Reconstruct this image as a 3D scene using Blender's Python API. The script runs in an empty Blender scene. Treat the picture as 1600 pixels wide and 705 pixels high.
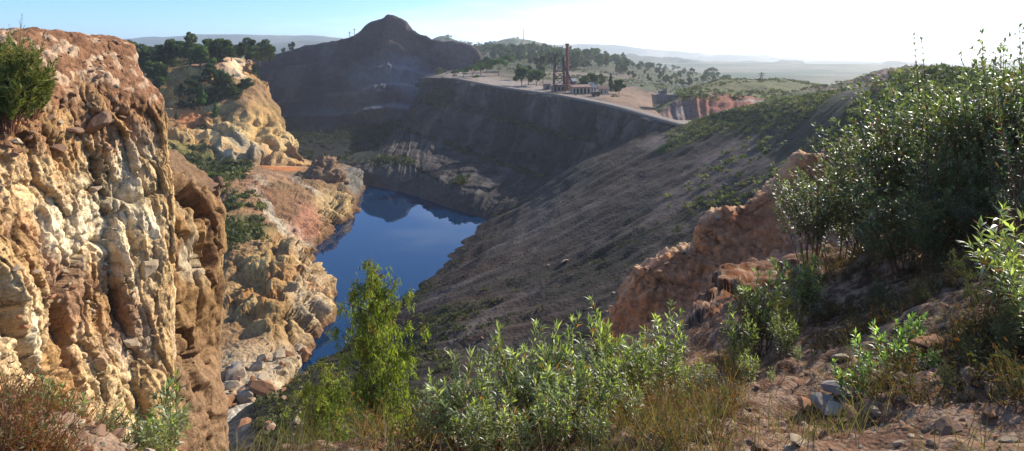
import bpy, math, random
import numpy as np
from mathutils import Vector, Matrix

# ------------------------------------------------------------------ camera, sky, sun, exposure
scene = bpy.context.scene
COL = scene.collection
F = 953.0            # focal length in pixels of a 1600 px wide frame
HOR = 85.0           # row of the horizon
CAMZ = 60.0          # eye height above the pit lake (z = 0)

cam_data = bpy.data.cameras.new("camera")
cam = bpy.data.objects.new("camera", cam_data)
COL.objects.link(cam)
cam.location = (0, 0, CAMZ)
cam.rotation_euler = (math.radians(90), 0, 0)
cam_data.sensor_width = 36.0
cam_data.lens = 36.0 * F / 1600.0
cam_data.shift_y = -(352.5 - HOR) / 1600.0
cam_data.clip_start = 0.1
cam_data.clip_end = 30000
scene.camera = cam

SUN_AZ = math.radians(50)      # to the right of the view direction (+Y)
SUN_EL = math.radians(31)
world = bpy.data.worlds.new("World")
scene.world = world
world.use_nodes = True
wn = world.node_tree.nodes
wl = world.node_tree.links
bg = wn["Background"]
sky = wn.new("ShaderNodeTexSky")
sky.sky_type = 'NISHITA'
sky.sun_disc = False
sky.sun_elevation = SUN_EL
sky.sun_rotation = SUN_AZ
sky.altitude = 2000
sky.air_density = 1.0
sky.dust_density = 1.5
sky.ozone_density = 10.0
tc = wn.new("ShaderNodeTexCoord")
mp = wn.new("ShaderNodeMapping")
mp.inputs['Rotation'].default_value = (0.0, 0.35, 0.5)
mp.inputs['Scale'].default_value = (1.2, 2.2, 9.0)
cn = wn.new("ShaderNodeTexNoise")
cn.inputs['Scale'].default_value = 1.3
cn.inputs['Detail'].default_value = 6
cn.inputs['Roughness'].default_value = 0.55
cr = wn.new("ShaderNodeMapRange")
cr.inputs['From Min'].default_value = 0.52
cr.inputs['From Max'].default_value = 0.80
cr.inputs['To Max'].default_value = 0.45
hsv = wn.new("ShaderNodeMix"); hsv.data_type = 'RGBA'
hsv.inputs['B'].default_value = (9.0, 9.6, 10.0, 1)
wl.new(tc.outputs['Generated'], mp.inputs['Vector'])
wl.new(mp.outputs['Vector'], cn.inputs['Vector'])
wl.new(cn.outputs['Fac'], cr.inputs['Value'])
wl.new(cr.outputs['Result'], hsv.inputs['Factor'])
wl.new(sky.outputs['Color'], hsv.inputs['A'])
wl.new(hsv.outputs['Result'], bg.inputs['Color'])
bg.inputs['Strength'].default_value = 0.15

sd = bpy.data.lights.new("sun", 'SUN')
sd.energy = 4.8
sd.angle = math.radians(0.5)
sd.color = (1.0, 0.93, 0.82)
sun = bpy.data.objects.new("sun", sd)
COL.objects.link(sun)
sdir = Vector((math.sin(SUN_AZ) * math.cos(SUN_EL), math.cos(SUN_AZ) * math.cos(SUN_EL), math.sin(SUN_EL)))
sun.rotation_euler = sdir.to_track_quat('Z', 'Y').to_euler()
sun.location = (200, 200, 150)

scene.view_settings.view_transform = 'Standard'
scene.view_settings.look = 'None'
scene.view_settings.exposure = 0.72
scene.view_settings.gamma = 1.0
scene.view_settings.use_curve_mapping = False
scene.render.engine = 'CYCLES'
scene.cycles.use_denoising = True
scene.cycles.max_bounces = 6
scene.cycles.diffuse_bounces = 3
scene.cycles.glossy_bounces = 3
scene.cycles.transmission_bounces = 3
scene.cycles.transparent_max_bounces = 6
scene.cycles.volume_bounces = 1
scene.cycles.use_adaptive_sampling = True

rng = np.random.default_rng(7)
random.seed(7)

# ------------------------------------------------------------------ helpers: pixel <-> place
def P(px, py, Y):
    """point at ground distance Y ahead that the eye sees in the direction (px, py)"""
    return ((px - 800.0) / F * Y, Y, CAMZ - (py - HOR) / F * Y)

def W(px, py):
    """point on the lake surface (z = 0)"""
    Y = CAMZ * F / (py - HOR)
    return ((px - 800.0) / F * Y, Y, 0.0)

def project(co):
    Y = np.maximum(co[..., 1], 0.5)
    return 800.0 + F * co[..., 0] / Y, HOR - F * (co[..., 2] - CAMZ) / Y

# ------------------------------------------------------------------ helpers: noise in numpy
def _hash(i, j, k, seed):
    with np.errstate(over='ignore'):
        h = (i.astype(np.uint32) * np.uint32(374761393) + j.astype(np.uint32) * np.uint32(668265263)
             + k.astype(np.uint32) * np.uint32(2147483647) + np.uint32(seed * 1274126177 & 0xffffffff))
        h = (h ^ (h >> np.uint32(13))) * np.uint32(1274126177)
        h = (h ^ (h >> np.uint32(16))) * np.uint32(2246822519)
        h = h ^ (h >> np.uint32(15))
    return h

def _u(h):
    return h.astype(np.float64) / 4294967295.0

def vnoise(p, seed=0):
    """value noise in -1..1"""
    f = np.floor(p)
    i = f.astype(np.int64)
    t = p - f
    t = t * t * t * (t * (t * 6 - 15) + 10)
    out = 0
    for dx in (0, 1):
        wx = t[..., 0] if dx else 1 - t[..., 0]
        for dy in (0, 1):
            wy = t[..., 1] if dy else 1 - t[..., 1]
            for dz in (0, 1):
                wz = t[..., 2] if dz else 1 - t[..., 2]
                out = out + wx * wy * wz * _u(_hash(i[..., 0] + dx, i[..., 1] + dy, i[..., 2] + dz, seed))
    return out * 2 - 1

def fbm(p, octaves=5, lac=2.03, gain=0.5, seed=0):
    a, s, out, tot = 1.0, 1.0, 0, 0
    for o in range(octaves):
        out = out + a * vnoise(p * s + o * 17.3, seed + o)
        tot += a
        a *= gain
        s *= lac
    return out / tot * 1.6

def ridged(p, octaves=4, lac=2.1, gain=0.5, seed=0):
    a, s, out, tot = 1.0, 1.0, 0, 0
    for o in range(octaves):
        n = 1 - np.abs(vnoise(p * s + o * 11.7, seed + o)) * 1.6
        out = out + a * n
        tot += a
        a *= gain
        s *= lac
    return out / tot

def worley(p, seed=0):
    """F1, F2 - F1 and a random number per cell"""
    f = np.floor(p).astype(np.int64)
    d1 = np.full(p.shape[:-1], 9.0)
    d2 = np.full(p.shape[:-1], 9.0)
    cid = np.zeros(p.shape[:-1])
    for dx in (-1, 0, 1):
        for dy in (-1, 0, 1):
            for dz in (-1, 0, 1):
                i, j, k = f[..., 0] + dx, f[..., 1] + dy, f[..., 2] + dz
                h = _hash(i, j, k, seed)
                rx = (h & np.uint32(1023)).astype(np.float64) / 1023
                ry = ((h >> np.uint32(10)) & np.uint32(1023)).astype(np.float64) / 1023
                rz = ((h >> np.uint32(20)) & np.uint32(1023)).astype(np.float64) / 1023
                d = np.sqrt((i + rx - p[..., 0]) ** 2 + (j + ry - p[..., 1]) ** 2 + (k + rz - p[..., 2]) ** 2)
                m1 = d < d1
                d2 = np.where(m1, d1, np.minimum(d2, d))
                cid = np.where(m1, _u(_hash(h, h, h, seed + 5)), cid)
                d1 = np.where(m1, d, d1)
    return d1, d2 - d1, cid

def facets(p, seed=0, tilt=1.0):
    """angular blocks: every cell is a tilted plane of its own height; also the distance to the crack and a random number"""
    f = np.floor(p).astype(np.int64)
    shp = p.shape[:-1]
    d1 = np.full(shp, 9.0); d2 = np.full(shp, 9.0)
    hb = np.zeros(shp, dtype=np.uint32)
    off = np.zeros(p.shape)
    for dx in (-1, 0, 1):
        for dy in (-1, 0, 1):
            for dz in (-1, 0, 1):
                i, j, k = f[..., 0] + dx, f[..., 1] + dy, f[..., 2] + dz
                h = _hash(i, j, k, seed)
                r = np.stack([(h & np.uint32(1023)).astype(np.float64) / 1023 + i,
                              ((h >> np.uint32(10)) & np.uint32(1023)).astype(np.float64) / 1023 + j,
                              ((h >> np.uint32(20)) & np.uint32(1023)).astype(np.float64) / 1023 + k], -1)
                o = p - r
                d = np.sqrt((o * o).sum(-1))
                m1 = d < d1
                d2 = np.where(m1, d1, np.minimum(d2, d))
                hb = np.where(m1, h, hb)
                off = np.where(m1[..., None], o, off)
                d1 = np.where(m1, d, d1)
    c = _u(_hash(hb, hb, hb, seed + 5))
    g = np.stack([_u(_hash(hb, hb, hb, seed + 6)), _u(_hash(hb, hb, hb, seed + 7)), _u(_hash(hb, hb, hb, seed + 8))], -1) - 0.5
    return (c - 0.5) + tilt * 2 * (g * off).sum(-1), d2 - d1, c

def sstep(a, b, x):
    t = np.clip((x - a) / (b - a), 0, 1)
    return t * t * (3 - 2 * t)

# ------------------------------------------------------------------ helpers: objects
def add_obj(name, data, parent=None):
    o = bpy.data.objects.new(name, data)
    COL.objects.link(o)
    if parent is not None:
        o.parent = parent
    return o

def tag(o, label=None, cat=None, group=None, kind=None):
    if label: o['label'] = label
    if cat: o['category'] = cat
    if group: o['group'] = group
    if kind: o['kind'] = kind
    return o

def mesh_np(name, co, faces, mat=None, smooth=True, cols=None):
    """mesh from numpy: co (n,3); faces (m,3) or (m,4)"""
    me = bpy.data.meshes.new(name)
    co = np.asarray(co, dtype=np.float32).reshape(-1, 3)
    faces = np.asarray(faces, dtype=np.int32)
    m, k = faces.shape
    me.vertices.add(len(co))
    me.vertices.foreach_set('co', co.ravel())
    me.loops.add(m * k)
    me.loops.foreach_set('vertex_index', faces.ravel())
    me.polygons.add(m)
    me.polygons.foreach_set('loop_start', np.arange(0, m * k, k, dtype=np.int32))
    try:
        me.polygons.foreach_set('loop_total', np.full(m, k, dtype=np.int32))
    except Exception:
        pass
    if smooth:
        me.polygons.foreach_set('use_smooth', np.ones(m, dtype=bool))
    if cols is not None:
        at = me.color_attributes.new('Col', 'FLOAT_COLOR', 'POINT')
        c4 = np.ones((len(co), 4), dtype=np.float32)
        c4[:, :3] = np.asarray(cols).reshape(-1, 3)
        at.data.foreach_set('color', c4.ravel())
    me.update(calc_edges=True)
    if mat: me.materials.append(mat)
    return me

def grid_faces(nv, nu):
    a = np.arange(nv * nu).reshape(nv, nu)
    return np.stack([a[:-1, :-1], a[:-1, 1:], a[1:, 1:], a[1:, :-1]], -1).reshape(-1, 4)

def catmull(K, t, axis):
    """Catmull-Rom along an axis of K at parameters t (0..n-1)"""
    K = np.moveaxis(K, axis, 0)
    n = len(K)
    i = np.clip(np.floor(t).astype(int), 0, n - 2)
    f = (t - i).reshape((-1,) + (1,) * (K.ndim - 1))
    p0 = K[np.maximum(i - 1, 0)]; p1 = K[i]; p2 = K[i + 1]; p3 = K[np.minimum(i + 2, n - 1)]
    m1 = (p2 - p0) * 0.40
    m2 = (p3 - p1) * 0.40
    r = (2 * f**3 - 3 * f**2 + 1) * p1 + (f**3 - 2 * f**2 + f) * m1 + (-2 * f**3 + 3 * f**2) * p2 + (f**3 - f**2) * m2
    return np.moveaxis(r, 0, axis)

def spread(lengths, n):
    c = np.concatenate([[0], np.cumsum(lengths)])
    return np.interp(np.linspace(0, c[-1], n), c, np.arange(len(c)))

def loft(rows, nu, nv, wu=None, wv=None):
    """dense grid (nv, nu, 3) through rows of control points, plus the (v, u) control parameters"""
    K = np.array([[p if len(p) == 3 and not isinstance(p, tuple) else p for p in r] for r in rows], dtype=float)
    px, py = project(K)
    mu = np.linalg.norm(np.diff(K, axis=1), axis=-1) * F / np.maximum(3, 0.5 * (K[:, 1:, 1] + K[:, :-1, 1]))
    mv = np.linalg.norm(np.diff(K, axis=0), axis=-1) * F / np.maximum(3, 0.5 * (K[1:, :, 1] + K[:-1, :, 1]))
    lu = (0.5 * np.sqrt(np.diff(px, axis=1) ** 2 + np.diff(py, axis=1) ** 2) + 0.5 * mu).mean(0) + 4 if wu is None else np.array(wu, float)
    lv = (0.5 * np.sqrt(np.diff(px, axis=0) ** 2 + np.diff(py, axis=0) ** 2) + 0.5 * mv).mean(1) + 4 if wv is None else np.array(wv, float)
    tu, tv = spread(lu, nu), spread(lv, nv)
    G = catmull(catmull(K, tv, 0), tu, 1)
    V, U = np.meshgrid(tv, tu, indexing='ij')
    return G, V, U

def round_corner(T, k):
    """extra control points just behind the corner column k, so that the surface turns there without bulging"""
    out = []
    for r in T:
        a, b = r[k], r[k + 1]
        ins = []
        for t in (0.05, 0.16, 0.42):
            Y = a[2] + (b[2] - a[2]) * t
            X = (a[0] - 800) / F * a[2] * (1 - t) + (b[0] - 800) / F * b[2] * t
            Z = (a[1] - HOR) / F * a[2] * (1 - t) + (b[1] - HOR) / F * b[2] * t
            ins.append((800 + F * X / Y, HOR + F * Z / Y, Y))
        out.append(list(r[:k + 1]) + ins + list(r[k + 1:]))
    return out

def normals(G):
    du = np.gradient(G, axis=1)
    dv = np.gradient(G, axis=0)
    n = np.cross(du, dv)
    n /= np.linalg.norm(n, axis=-1, keepdims=True) + 1e-9
    return n

def facing(G, N):
    """flip normals so that they look at the eye on the whole"""
    v = np.array([0, 0, CAMZ]) - G
    if (N * v).sum() < 0:
        N = -N
    return N

def lerp3(a, b, t):
    return a + (b - a) * t[..., None]

def colmix(cols, c, m):
    return cols + (np.array(c, float) - cols) * np.clip(m, 0, 1)[..., None]

def blob(px, py, cx, cy, rx, ry, ang=0.0, warp=0.0, soft=0.35):
    a = math.radians(ang)
    dx, dy = px - cx, py - cy
    x = (dx * math.cos(a) + dy * math.sin(a)) / rx
    y = (-dx * math.sin(a) + dy * math.cos(a)) / ry
    d = np.sqrt(x * x + y * y) + warp
    return 1 - sstep(1 - soft, 1 + soft, d)

# ------------------------------------------------------------------ materials
def new_mat(name):
    m = bpy.data.materials.new(name)
    m.use_nodes = True
    nt = m.node_tree
    b = nt.nodes['Principled BSDF']
    b.inputs['Roughness'].default_value = 0.9
    b.inputs['Specular IOR Level'].default_value = 0.25
    return m, nt, b

def rock_mat(name, scale=1.0, bump=0.5, dist=0.1, contrast=0.5, vor=True, crack=0):
    """surface colour from the mesh, grain and fine relief from noise in place"""
    m, nt, b = new_mat(name)
    N, L = nt.nodes, nt.links
    at = N.new('ShaderNodeAttribute'); at.attribute_name = 'Col'
    ge = N.new('ShaderNodeNewGeometry')
    n1 = N.new('ShaderNodeTexNoise'); n1.inputs['Scale'].default_value = scale
    n1.inputs['Detail'].default_value = 9; n1.inputs['Roughness'].default_value = 0.68
    L.new(ge.outputs['Position'], n1.inputs['Vector'])
    n2 = N.new('ShaderNodeTexNoise'); n2.inputs['Scale'].default_value = scale * 4.7
    n2.inputs['Detail'].default_value = 5; n2.inputs['Roughness'].default_value = 0.6
    L.new(ge.outputs['Position'], n2.inputs['Vector'])
    mr = N.new('ShaderNodeMapRange')
    mr.inputs['From Min'].default_value = 0.25; mr.inputs['From Max'].default_value = 0.75
    mr.inputs['To Min'].default_value = 1 - contrast; mr.inputs['To Max'].default_value = 1 + contrast
    L.new(n1.outputs['Fac'], mr.inputs['Value'])
    mul = N.new('ShaderNodeVectorMath'); mul.operation = 'SCALE'
    L.new(at.outputs['Color'], mul.inputs[0]); L.new(mr.outputs['Result'], mul.inputs['Scale'])
    mr2 = N.new('ShaderNodeMapRange')
    mr2.inputs['From Min'].default_value = 0.3; mr2.inputs['From Max'].default_value = 0.7
    mr2.inputs['To Min'].default_value = 1 - contrast * 0.6; mr2.inputs['To Max'].default_value = 1 + contrast * 0.6
    L.new(n2.outputs['Fac'], mr2.inputs['Value'])
    mul2 = N.new('ShaderNodeVectorMath'); mul2.operation = 'SCALE'
    L.new(mul.outputs[0], mul2.inputs[0]); L.new(mr2.outputs['Result'], mul2.inputs['Scale'])
    L.new(mul2.outputs[0], b.inputs['Base Color'])
    bp = N.new('ShaderNodeBump'); bp.inputs['Strength'].default_value = bump; bp.inputs['Distance'].default_value = dist
    L.new(n1.outputs['Fac'], bp.inputs['Height'])
    last = bp
    if vor:
        vo = N.new('ShaderNodeTexVoronoi'); vo.inputs['Scale'].default_value = scale * 3.0
        vo.feature = 'F1'
        L.new(ge.outputs['Position'], vo.inputs['Vector'])
        bp2 = N.new('ShaderNodeBump'); bp2.inputs['Strength'].default_value = bump * 0.8
        bp2.inputs['Distance'].default_value = dist * 0.6; bp2.invert = True
        L.new(vo.outputs['Distance'], bp2.inputs['Height'])
        L.new(bp.outputs['Normal'], bp2.inputs['Normal'])
        last = bp2
    if crack:
        mpn = N.new('ShaderNodeMapping'); mpn.inputs['Scale'].default_value = (1.0, 1.0, 0.45); mpn.inputs['Rotation'].default_value = (0.25, 0.3, 0.2)
        ad = N.new('ShaderNodeMix'); ad.data_type = 'VECTOR'; ad.inputs['Factor'].default_value = 0.35
        L.new(ge.outputs['Position'], ad.inputs['A']); L.new(n1.outputs['Color'], ad.inputs['B'])
        L.new(ad.outputs['Result'], mpn.inputs['Vector'])
        vc = N.new('ShaderNodeTexVoronoi'); vc.feature = 'DISTANCE_TO_EDGE'; vc.inputs['Scale'].default_value = crack
        L.new(mpn.outputs['Vector'], vc.inputs['Vector'])
        cm = N.new('ShaderNodeMapRange'); cm.inputs['From Max'].default_value = 0.05; cm.inputs['To Min'].default_value = 0.0
        L.new(vc.outputs['Distance'], cm.inputs['Value'])
        bp3 = N.new('ShaderNodeBump'); bp3.inputs['Strength'].default_value = 0.6; bp3.inputs['Distance'].default_value = 0.06
        L.new(cm.outputs['Result'], bp3.inputs['Height']); L.new(last.outputs['Normal'], bp3.inputs['Normal'])
        last = bp3
    L.new(last.outputs['Normal'], b.inputs['Normal'])
    b.inputs['Roughness'].default_value = 0.95
    b.inputs['Specular IOR Level'].default_value = 0.1
    return m

def plain_mat(name, col, rough=0.8, var=0.25, scale=3.0, spec=0.2, bump=0.0):
    m, nt, b = new_mat(name)
    N, L = nt.nodes, nt.links
    ge = N.new('ShaderNodeNewGeometry')
    n1 = N.new('ShaderNodeTexNoise'); n1.inputs['Scale'].default_value = scale
    n1.inputs['Detail'].default_value = 5
    L.new(ge.outputs['Position'], n1.inputs['Vector'])
    mx = N.new('ShaderNodeMix'); mx.data_type = 'RGBA'
    mx.inputs['A'].default_value = tuple(c * (1 - var) for c in col) + (1,)
    mx.inputs['B'].default_value = tuple(min(1, c * (1 + var)) for c in col) + (1,)
    L.new(n1.outputs['Fac'], mx.inputs['Factor'])
    L.new(mx.outputs['Result'], b.inputs['Base Color'])
    b.inputs['Roughness'].default_value = rough
    b.inputs['Specular IOR Level'].default_value = spec
    if bump:
        bp = N.new('ShaderNodeBump'); bp.inputs['Strength'].default_value = bump; bp.inputs['Distance'].default_value = 0.05
        L.new(n1.outputs['Fac'], bp.inputs['Height']); L.new(bp.outputs['Normal'], b.inputs['Normal'])
    return m

M_near = rock_mat('near_rock', scale=3.6, bump=0.85, dist=0.10, contrast=0.5, vor=False, crack=2.6)
M_earth = rock_mat('crumbly_earth', scale=3.2, bump=0.9, dist=0.10, contrast=0.5, vor=False)
M_soil = rock_mat('near_soil', scale=9.0, bump=0.8, dist=0.03, contrast=0.45)
M_mid = rock_mat('mid_rock', scale=0.45, bump=0.7, dist=0.7, contrast=0.45)
M_slope = rock_mat('scree', scale=0.5, bump=0.6, dist=0.45, contrast=0.42)
M_far = rock_mat('far_rock', scale=0.12, bump=0.6, dist=1.6, contrast=0.35)
M_land = rock_mat('far_land', scale=0.02, bump=0.2, dist=3.0, contrast=0.35, vor=False)

OCHRE = (.40, .25, .115); TAN = (.42, .30, .175); WHITE = (.62, .54, .39); CREAM = (.55, .42, .245)
RUST = (.28, .115, .05); BROWN = (.20, .11, .062); DARK = (.10, .065, .045); GREY = (.24, .22, .20)
REDD = (.26, .09, .06); ORANGE = (.40, .165, .065); BLUEG = (.27, .29, .30); GREEN = (.085, .10, .035); OLIVE = (.12, .115, .045)
PINK = (.34, .20, .15)
# ================================================================== THE LAND
def finish(name, G, cols, mat, kind='structure'):
    nv, nu = G.shape[:2]
    me = mesh_np(name, G.reshape(-1, 3), grid_faces(nv, nu), mat, True, cols.reshape(-1, 3))
    o = add_obj(name, me)
    o['kind'] = kind
    SURF.append((o, G))
    return o
SURF = []

# ---- pit lake
def build_lake():
    m, nt, b = new_mat('lake_water')
    b.inputs['Base Color'].default_value = (0.0003, 0.020, 0.056, 1)
    b.inputs['Roughness'].default_value = 0.02
    b.inputs['Specular IOR Level'].default_value = 0.5
    b.inputs['IOR'].default_value = 1.42
    N, L = nt.nodes, nt.links
    ge = N.new('ShaderNodeNewGeometry')
    n = N.new('ShaderNodeTexNoise'); n.inputs['Scale'].default_value = 0.35; n.inputs['Detail'].default_value = 3
    L.new(ge.outputs['Position'], n.inputs['Vector'])
    bp = N.new('ShaderNodeBump'); bp.inputs['Strength'].default_value = 0.05; bp.inputs['Distance'].default_value = 0.04
    L.new(n.outputs['Fac'], bp.inputs['Height']); L.new(bp.outputs['Normal'], b.inputs['Normal'])
    xs = np.linspace(-115, 40, 12); ys = np.linspace(100, 320, 16)
    X, Y = np.meshgrid(xs, ys)
    co = np.stack([X, Y, np.zeros_like(X)], -1)
    me = mesh_np('pit_lake', co.reshape(-1, 3), grid_faces(16, 12), m)
    o = add_obj('water', me); o['kind'] = 'structure'
build_lake()

# ---- near left cliff
def build_left_cliff():
    T = [
     [(-90, 60, 27), (0, 62, 29), (70, 62, 31), (140, 66, 33), (190, 72, 34), (207, 80, 35), (190, 90, 42)],
     [(-90, 48, 20), (0, 49, 21), (70, 49, 23.5), (140, 55, 26.5), (190, 61, 28.5), (211, 70, 29.5), (195, 90, 40)],
     [(-90, 120, 17.5), (0, 110, 18.5), (70, 105, 21), (140, 100, 24.5), (195, 100, 27.2), (220, 108, 28.8), (200, 118, 40)],
     [(-90, 210, 15.2), (0, 195, 16.2), (70, 180, 19), (140, 160, 23), (208, 155, 26), (262, 172, 28.2), (235, 172, 40)],
     [(-90, 300, 13), (0, 285, 14.5), (70, 275, 18), (140, 262, 21.6), (212, 255, 25), (269, 258, 27.6), (240, 260, 40)],
     [(-90, 420, 11.2), (0, 400, 13), (70, 390, 16.8), (140, 382, 20.5), (214, 380, 24.2), (275, 380, 27), (245, 380, 40)],
     [(-90, 560, 9.2), (0, 525, 11.3), (70, 520, 15.4), (140, 520, 19.5), (214, 520, 23.6), (276, 520, 26.8), (245, 520, 40)],
     [(-90, 690, 7.6), (0, 645, 9.6), (70, 660, 13.6), (140, 680, 18), (216, 690, 22.6), (282, 690, 26), (255, 700, 40)],
     [(-90, 900, 6.5), (0, 900, 8), (70, 900, 12), (140, 900, 16), (220, 900, 21), (290, 900, 25), (260, 900, 40)],
    ]
    T = [[(x, y, Y + 0.42 * (r[5][2] - Y) * (i < 5)) for i, (x, y, Y) in enumerate(r)] for r in T]
    T = round_corner(T, 5)
    rows = [[P(*p) for p in r] for r in T]
    G, V, U = loft(rows, 740, 460)
    N = facing(G, normals(G))
    NF = N * np.array([1, 1, 0.25]); NF /= np.linalg.norm(NF, axis=-1, keepdims=True)
    kf = sstep(2.6, 3.6, V)[..., None]
    N = N + (NF - N) * kf
    # face or gravelly top
    top = 1 - sstep(2.3, 3.4, V + 0.5 * fbm(G * 0.25, 3, seed=41) + 0.25 * (U < 1.5))
    Q = (G @ np.array([[.95, .05, .10], [-.05, .98, .12], [-.17, -.10, .96]]).T) * np.array([1.15, 1.15, 0.27])
    warp = np.stack([fbm(G * 0.5 + 9, 3, seed=5), fbm(G * 0.5 + 31, 3, seed=6), fbm(G * 0.5 + 57, 3, seed=7)], -1)
    w1, e1, c1 = facets((Q + warp * 0.25) * 0.42, 3, 0.7)
    w2, e2, c2 = facets((Q + warp * 0.10) * 1.05, 4, 0.7)
    w4, e4, c4 = facets((Q + warp * 0.04) * 2.5, 9, 0.8)
    w3, e3, c3 = worley((G + warp * 0.1) * 3.2, 8)
    s2 = worley((G + warp * 0.2) * 1.6, 14)
    w5, e5, c5 = facets(G * np.array([1, 1, .75]) * 4.2, 19, 1.2)
    big = fbm(Q * 0.16, 4, seed=11)
    butt = ridged(np.stack([G[..., 0] * 0.3, G[..., 1] * 0.3, G[..., 2] * 0.06], -1), 4, seed=15)
    face = 1 - top
    d = face * (0.35 * big + 0.35 * (butt - 0.5) + 0.60 * w1 + 0.33 * w2 + 0.14 * w4 + 0.07 * w5 + 0.05 * (ridged(G * 1.1, 4, seed=27) - 0.5)
                - 0.30 * np.exp(-e1 / 0.05) - 0.12 * np.exp(-e2 / 0.06)
                + 0.05 * (c3 - 0.5) - 0.05 * np.exp(-e3 / 0.1))
    rag = fbm(G * 0.9, 4, seed=61)
    d += top * (0.22 * big + 0.14 * rag + 0.25 * (0.55 - s2[0]) * (s2[2] > 0.5) + 0.17 * (0.5 - w3) * (c3 > 0.3))
    d += 0.05 * fbm(G * 2.3, 4, seed=21)
    edge = sstep(0, 0.35, U) * (1 - 0.6 * sstep(4.0, 4.9, U)) * (1 - 0.5 * (1 - sstep(2.5, 3.8, V)))
    d = d - (0.18 + 0.25 * sstep(4.2, 4.9, U)) * face
    G2 = G + N * (d * (0.35 + 0.65 * edge))[..., None]
    px, py = project(G)
    wn_ = fbm(G * 0.35, 4, seed=71)
    f1 = fbm(G * 0.8 + 3, 5, seed=73)
    f2 = fbm(Q * 0.5 + 13, 4, seed=75)
    cols = np.zeros(G.shape) + np.array(OCHRE)
    cols = colmix(cols, TAN, sstep(-0.1, 0.5, f1))
    cols = colmix(cols, RUST, 0.5 * sstep(0.2, 0.7, f2))
    cols = colmix(cols, CREAM, 0.9 * sstep(-0.45, 0.35, fbm(Q * 0.6 + 40, 4, seed=77)) * sstep(180, 290, py))
    for b in ((170, 350, 75, 75, 20), (215, 300, 35, 70, 0), (50, 520, 45, 75, 20), (90, 420, 50, 35, 0), (235, 430, 25, 60, 0), (150, 285, 30, 22, 0), (20, 470, 35, 40, 0), (225, 250, 30, 35, 0)):
        cols = colmix(cols, WHITE, 0.85 * blob(px, py, b[0], b[1], b[2], b[3], b[4], 0.9 * f1, 0.5))
    cols = colmix(cols, (.36, .29, .24), 0.6 * blob(px, py, 215, 520, 70, 60, 0, 0.5 * f1, 0.5))
    for b in ((110, 430, 110, 40, 35), (150, 480, 60, 40, 20)):
        cols = colmix(cols, (.25, .145, .09), 0.85 * blob(px, py, b[0], b[1], b[2], b[3], b[4], 0.45 * wn_, 0.35))
    cols = colmix(cols, BROWN, 0.85 * (1 - sstep(150, 290, py + 40 * f1 - 0.16 * (270 - px))))
    cols = colmix(cols, (.17, .09, .055), top * 0.8)
    cols = colmix(cols, (.33, .24, .17), top * 0.9 * (c3 > 0.72))
    cols = colmix(cols, (.40, .26, .12), 0.6 * (c2 > 0.75) * (1 - top))
    cols *= (1 - face * (0.35 * np.exp(-e1 / 0.05) + 0.30 * np.exp(-e2 / 0.05) + 0.22 * np.exp(-e4 / 0.06)))[..., None]
    cols *= (0.80 + 0.22 * c3 + 0.20 * c4)[..., None]
    cols = cols * np.array([1.36, 1.25, 1.06])
    return finish('left_cliff', G2, cols, M_near)

def build_left_buttress():
    T = [
     [(170, 210, 62), (262, 228, 60), (310, 255, 60), (342, 280, 60), (330, 290, 70)],
     [(170, 232, 42), (262, 240, 43), (312, 276, 43), (350, 298, 44), (335, 300, 60)],
     [(170, 300, 34), (270, 295, 36.5), (310, 318, 38.5), (355, 345, 41), (338, 345, 58)],
     [(170, 420, 32), (270, 420, 35), (312, 420, 37.5), (354, 420, 40.5), (340, 420, 58)],
     [(170, 560, 30), (270, 560, 33), (314, 560, 36), (350, 560, 39.5), (340, 560, 58)],
     [(170, 650, 29), (270, 650, 31.5), (322, 650, 34.5), (360, 655, 37), (350, 660, 56)],
     [(170, 860, 27), (270, 860, 29.5), (328, 860, 32), (370, 860, 34.5), (360, 860, 54)],
    ]
    T = round_corner(T, 3)
    rows = [[P(*p) for p in r] for r in T]
    G, V, U = loft(rows, 250, 300)
    N = facing(G, normals(G))
    Q = (G @ np.array([[.83, .15, .30], [-.1, .98, .2], [-.42, -.15, .85]]).T) * np.array([1, 1, 0.45])
    warp = np.stack([fbm(G * 0.4 + 9, 3, seed=105), fbm(G * 0.4 + 31, 3, seed=106), fbm(G * 0.4 + 57, 3, seed=107)], -1)
    w1, e1, c1 = facets((Q + warp * 0.7) * 0.33, 103, 1.1)
    w2, e2, c2 = facets((Q + warp * 0.3) * 0.95, 104, 1.2)
    top = 1 - sstep(0.8, 1.5, V)
    low = sstep(3.3, 4.4, V + 0.4 * fbm(G * 0.2, 3, seed=3))
    d = (1 - top) * ((1 - 0.6 * low) * (0.75 * w1 - 0.3 * np.exp(-e1 / 0.05) + 0.45 * w2 - 0.15 * np.exp(-e2 / 0.06)
        + 1.0 * (ridged(np.stack([G[..., 0] * .25, G[..., 1] * .25, G[..., 2] * .05], -1), 4, seed=115) - 0.5))) \
        + 0.5 * fbm(G * 0.3, 5, seed=111) + 0.12 * fbm(G * 1.6, 4, seed=112)
    G2 = G + N * ((d - 0.5) * (1 - 0.5 * sstep(2.4, 3, U)))[..., None]
    px, py = project(G)
    f1 = fbm(G * 0.5, 5, seed=173); f2 = fbm(Q * 0.35 + 7, 4, seed=174)
    cols = np.zeros(G.shape) + np.array(OCHRE)
    cols = colmix(cols, BROWN, 0.7 * sstep(-0.2, 0.5, f1))
    cols = colmix(cols, CREAM, 0.8 * sstep(0.1, 0.5, f2))
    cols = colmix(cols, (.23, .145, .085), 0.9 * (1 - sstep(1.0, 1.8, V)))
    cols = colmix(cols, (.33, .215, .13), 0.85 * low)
    cols = colmix(cols, WHITE, 0.7 * blob(px, py, 300, 400, 25, 25, 0, 0.6 * f1))
    cols *= (1 - 0.3 * np.exp(-e1 / 0.05))[..., None]
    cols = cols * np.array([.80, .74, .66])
    return finish('left_buttress', G2, cols, M_near)

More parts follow.
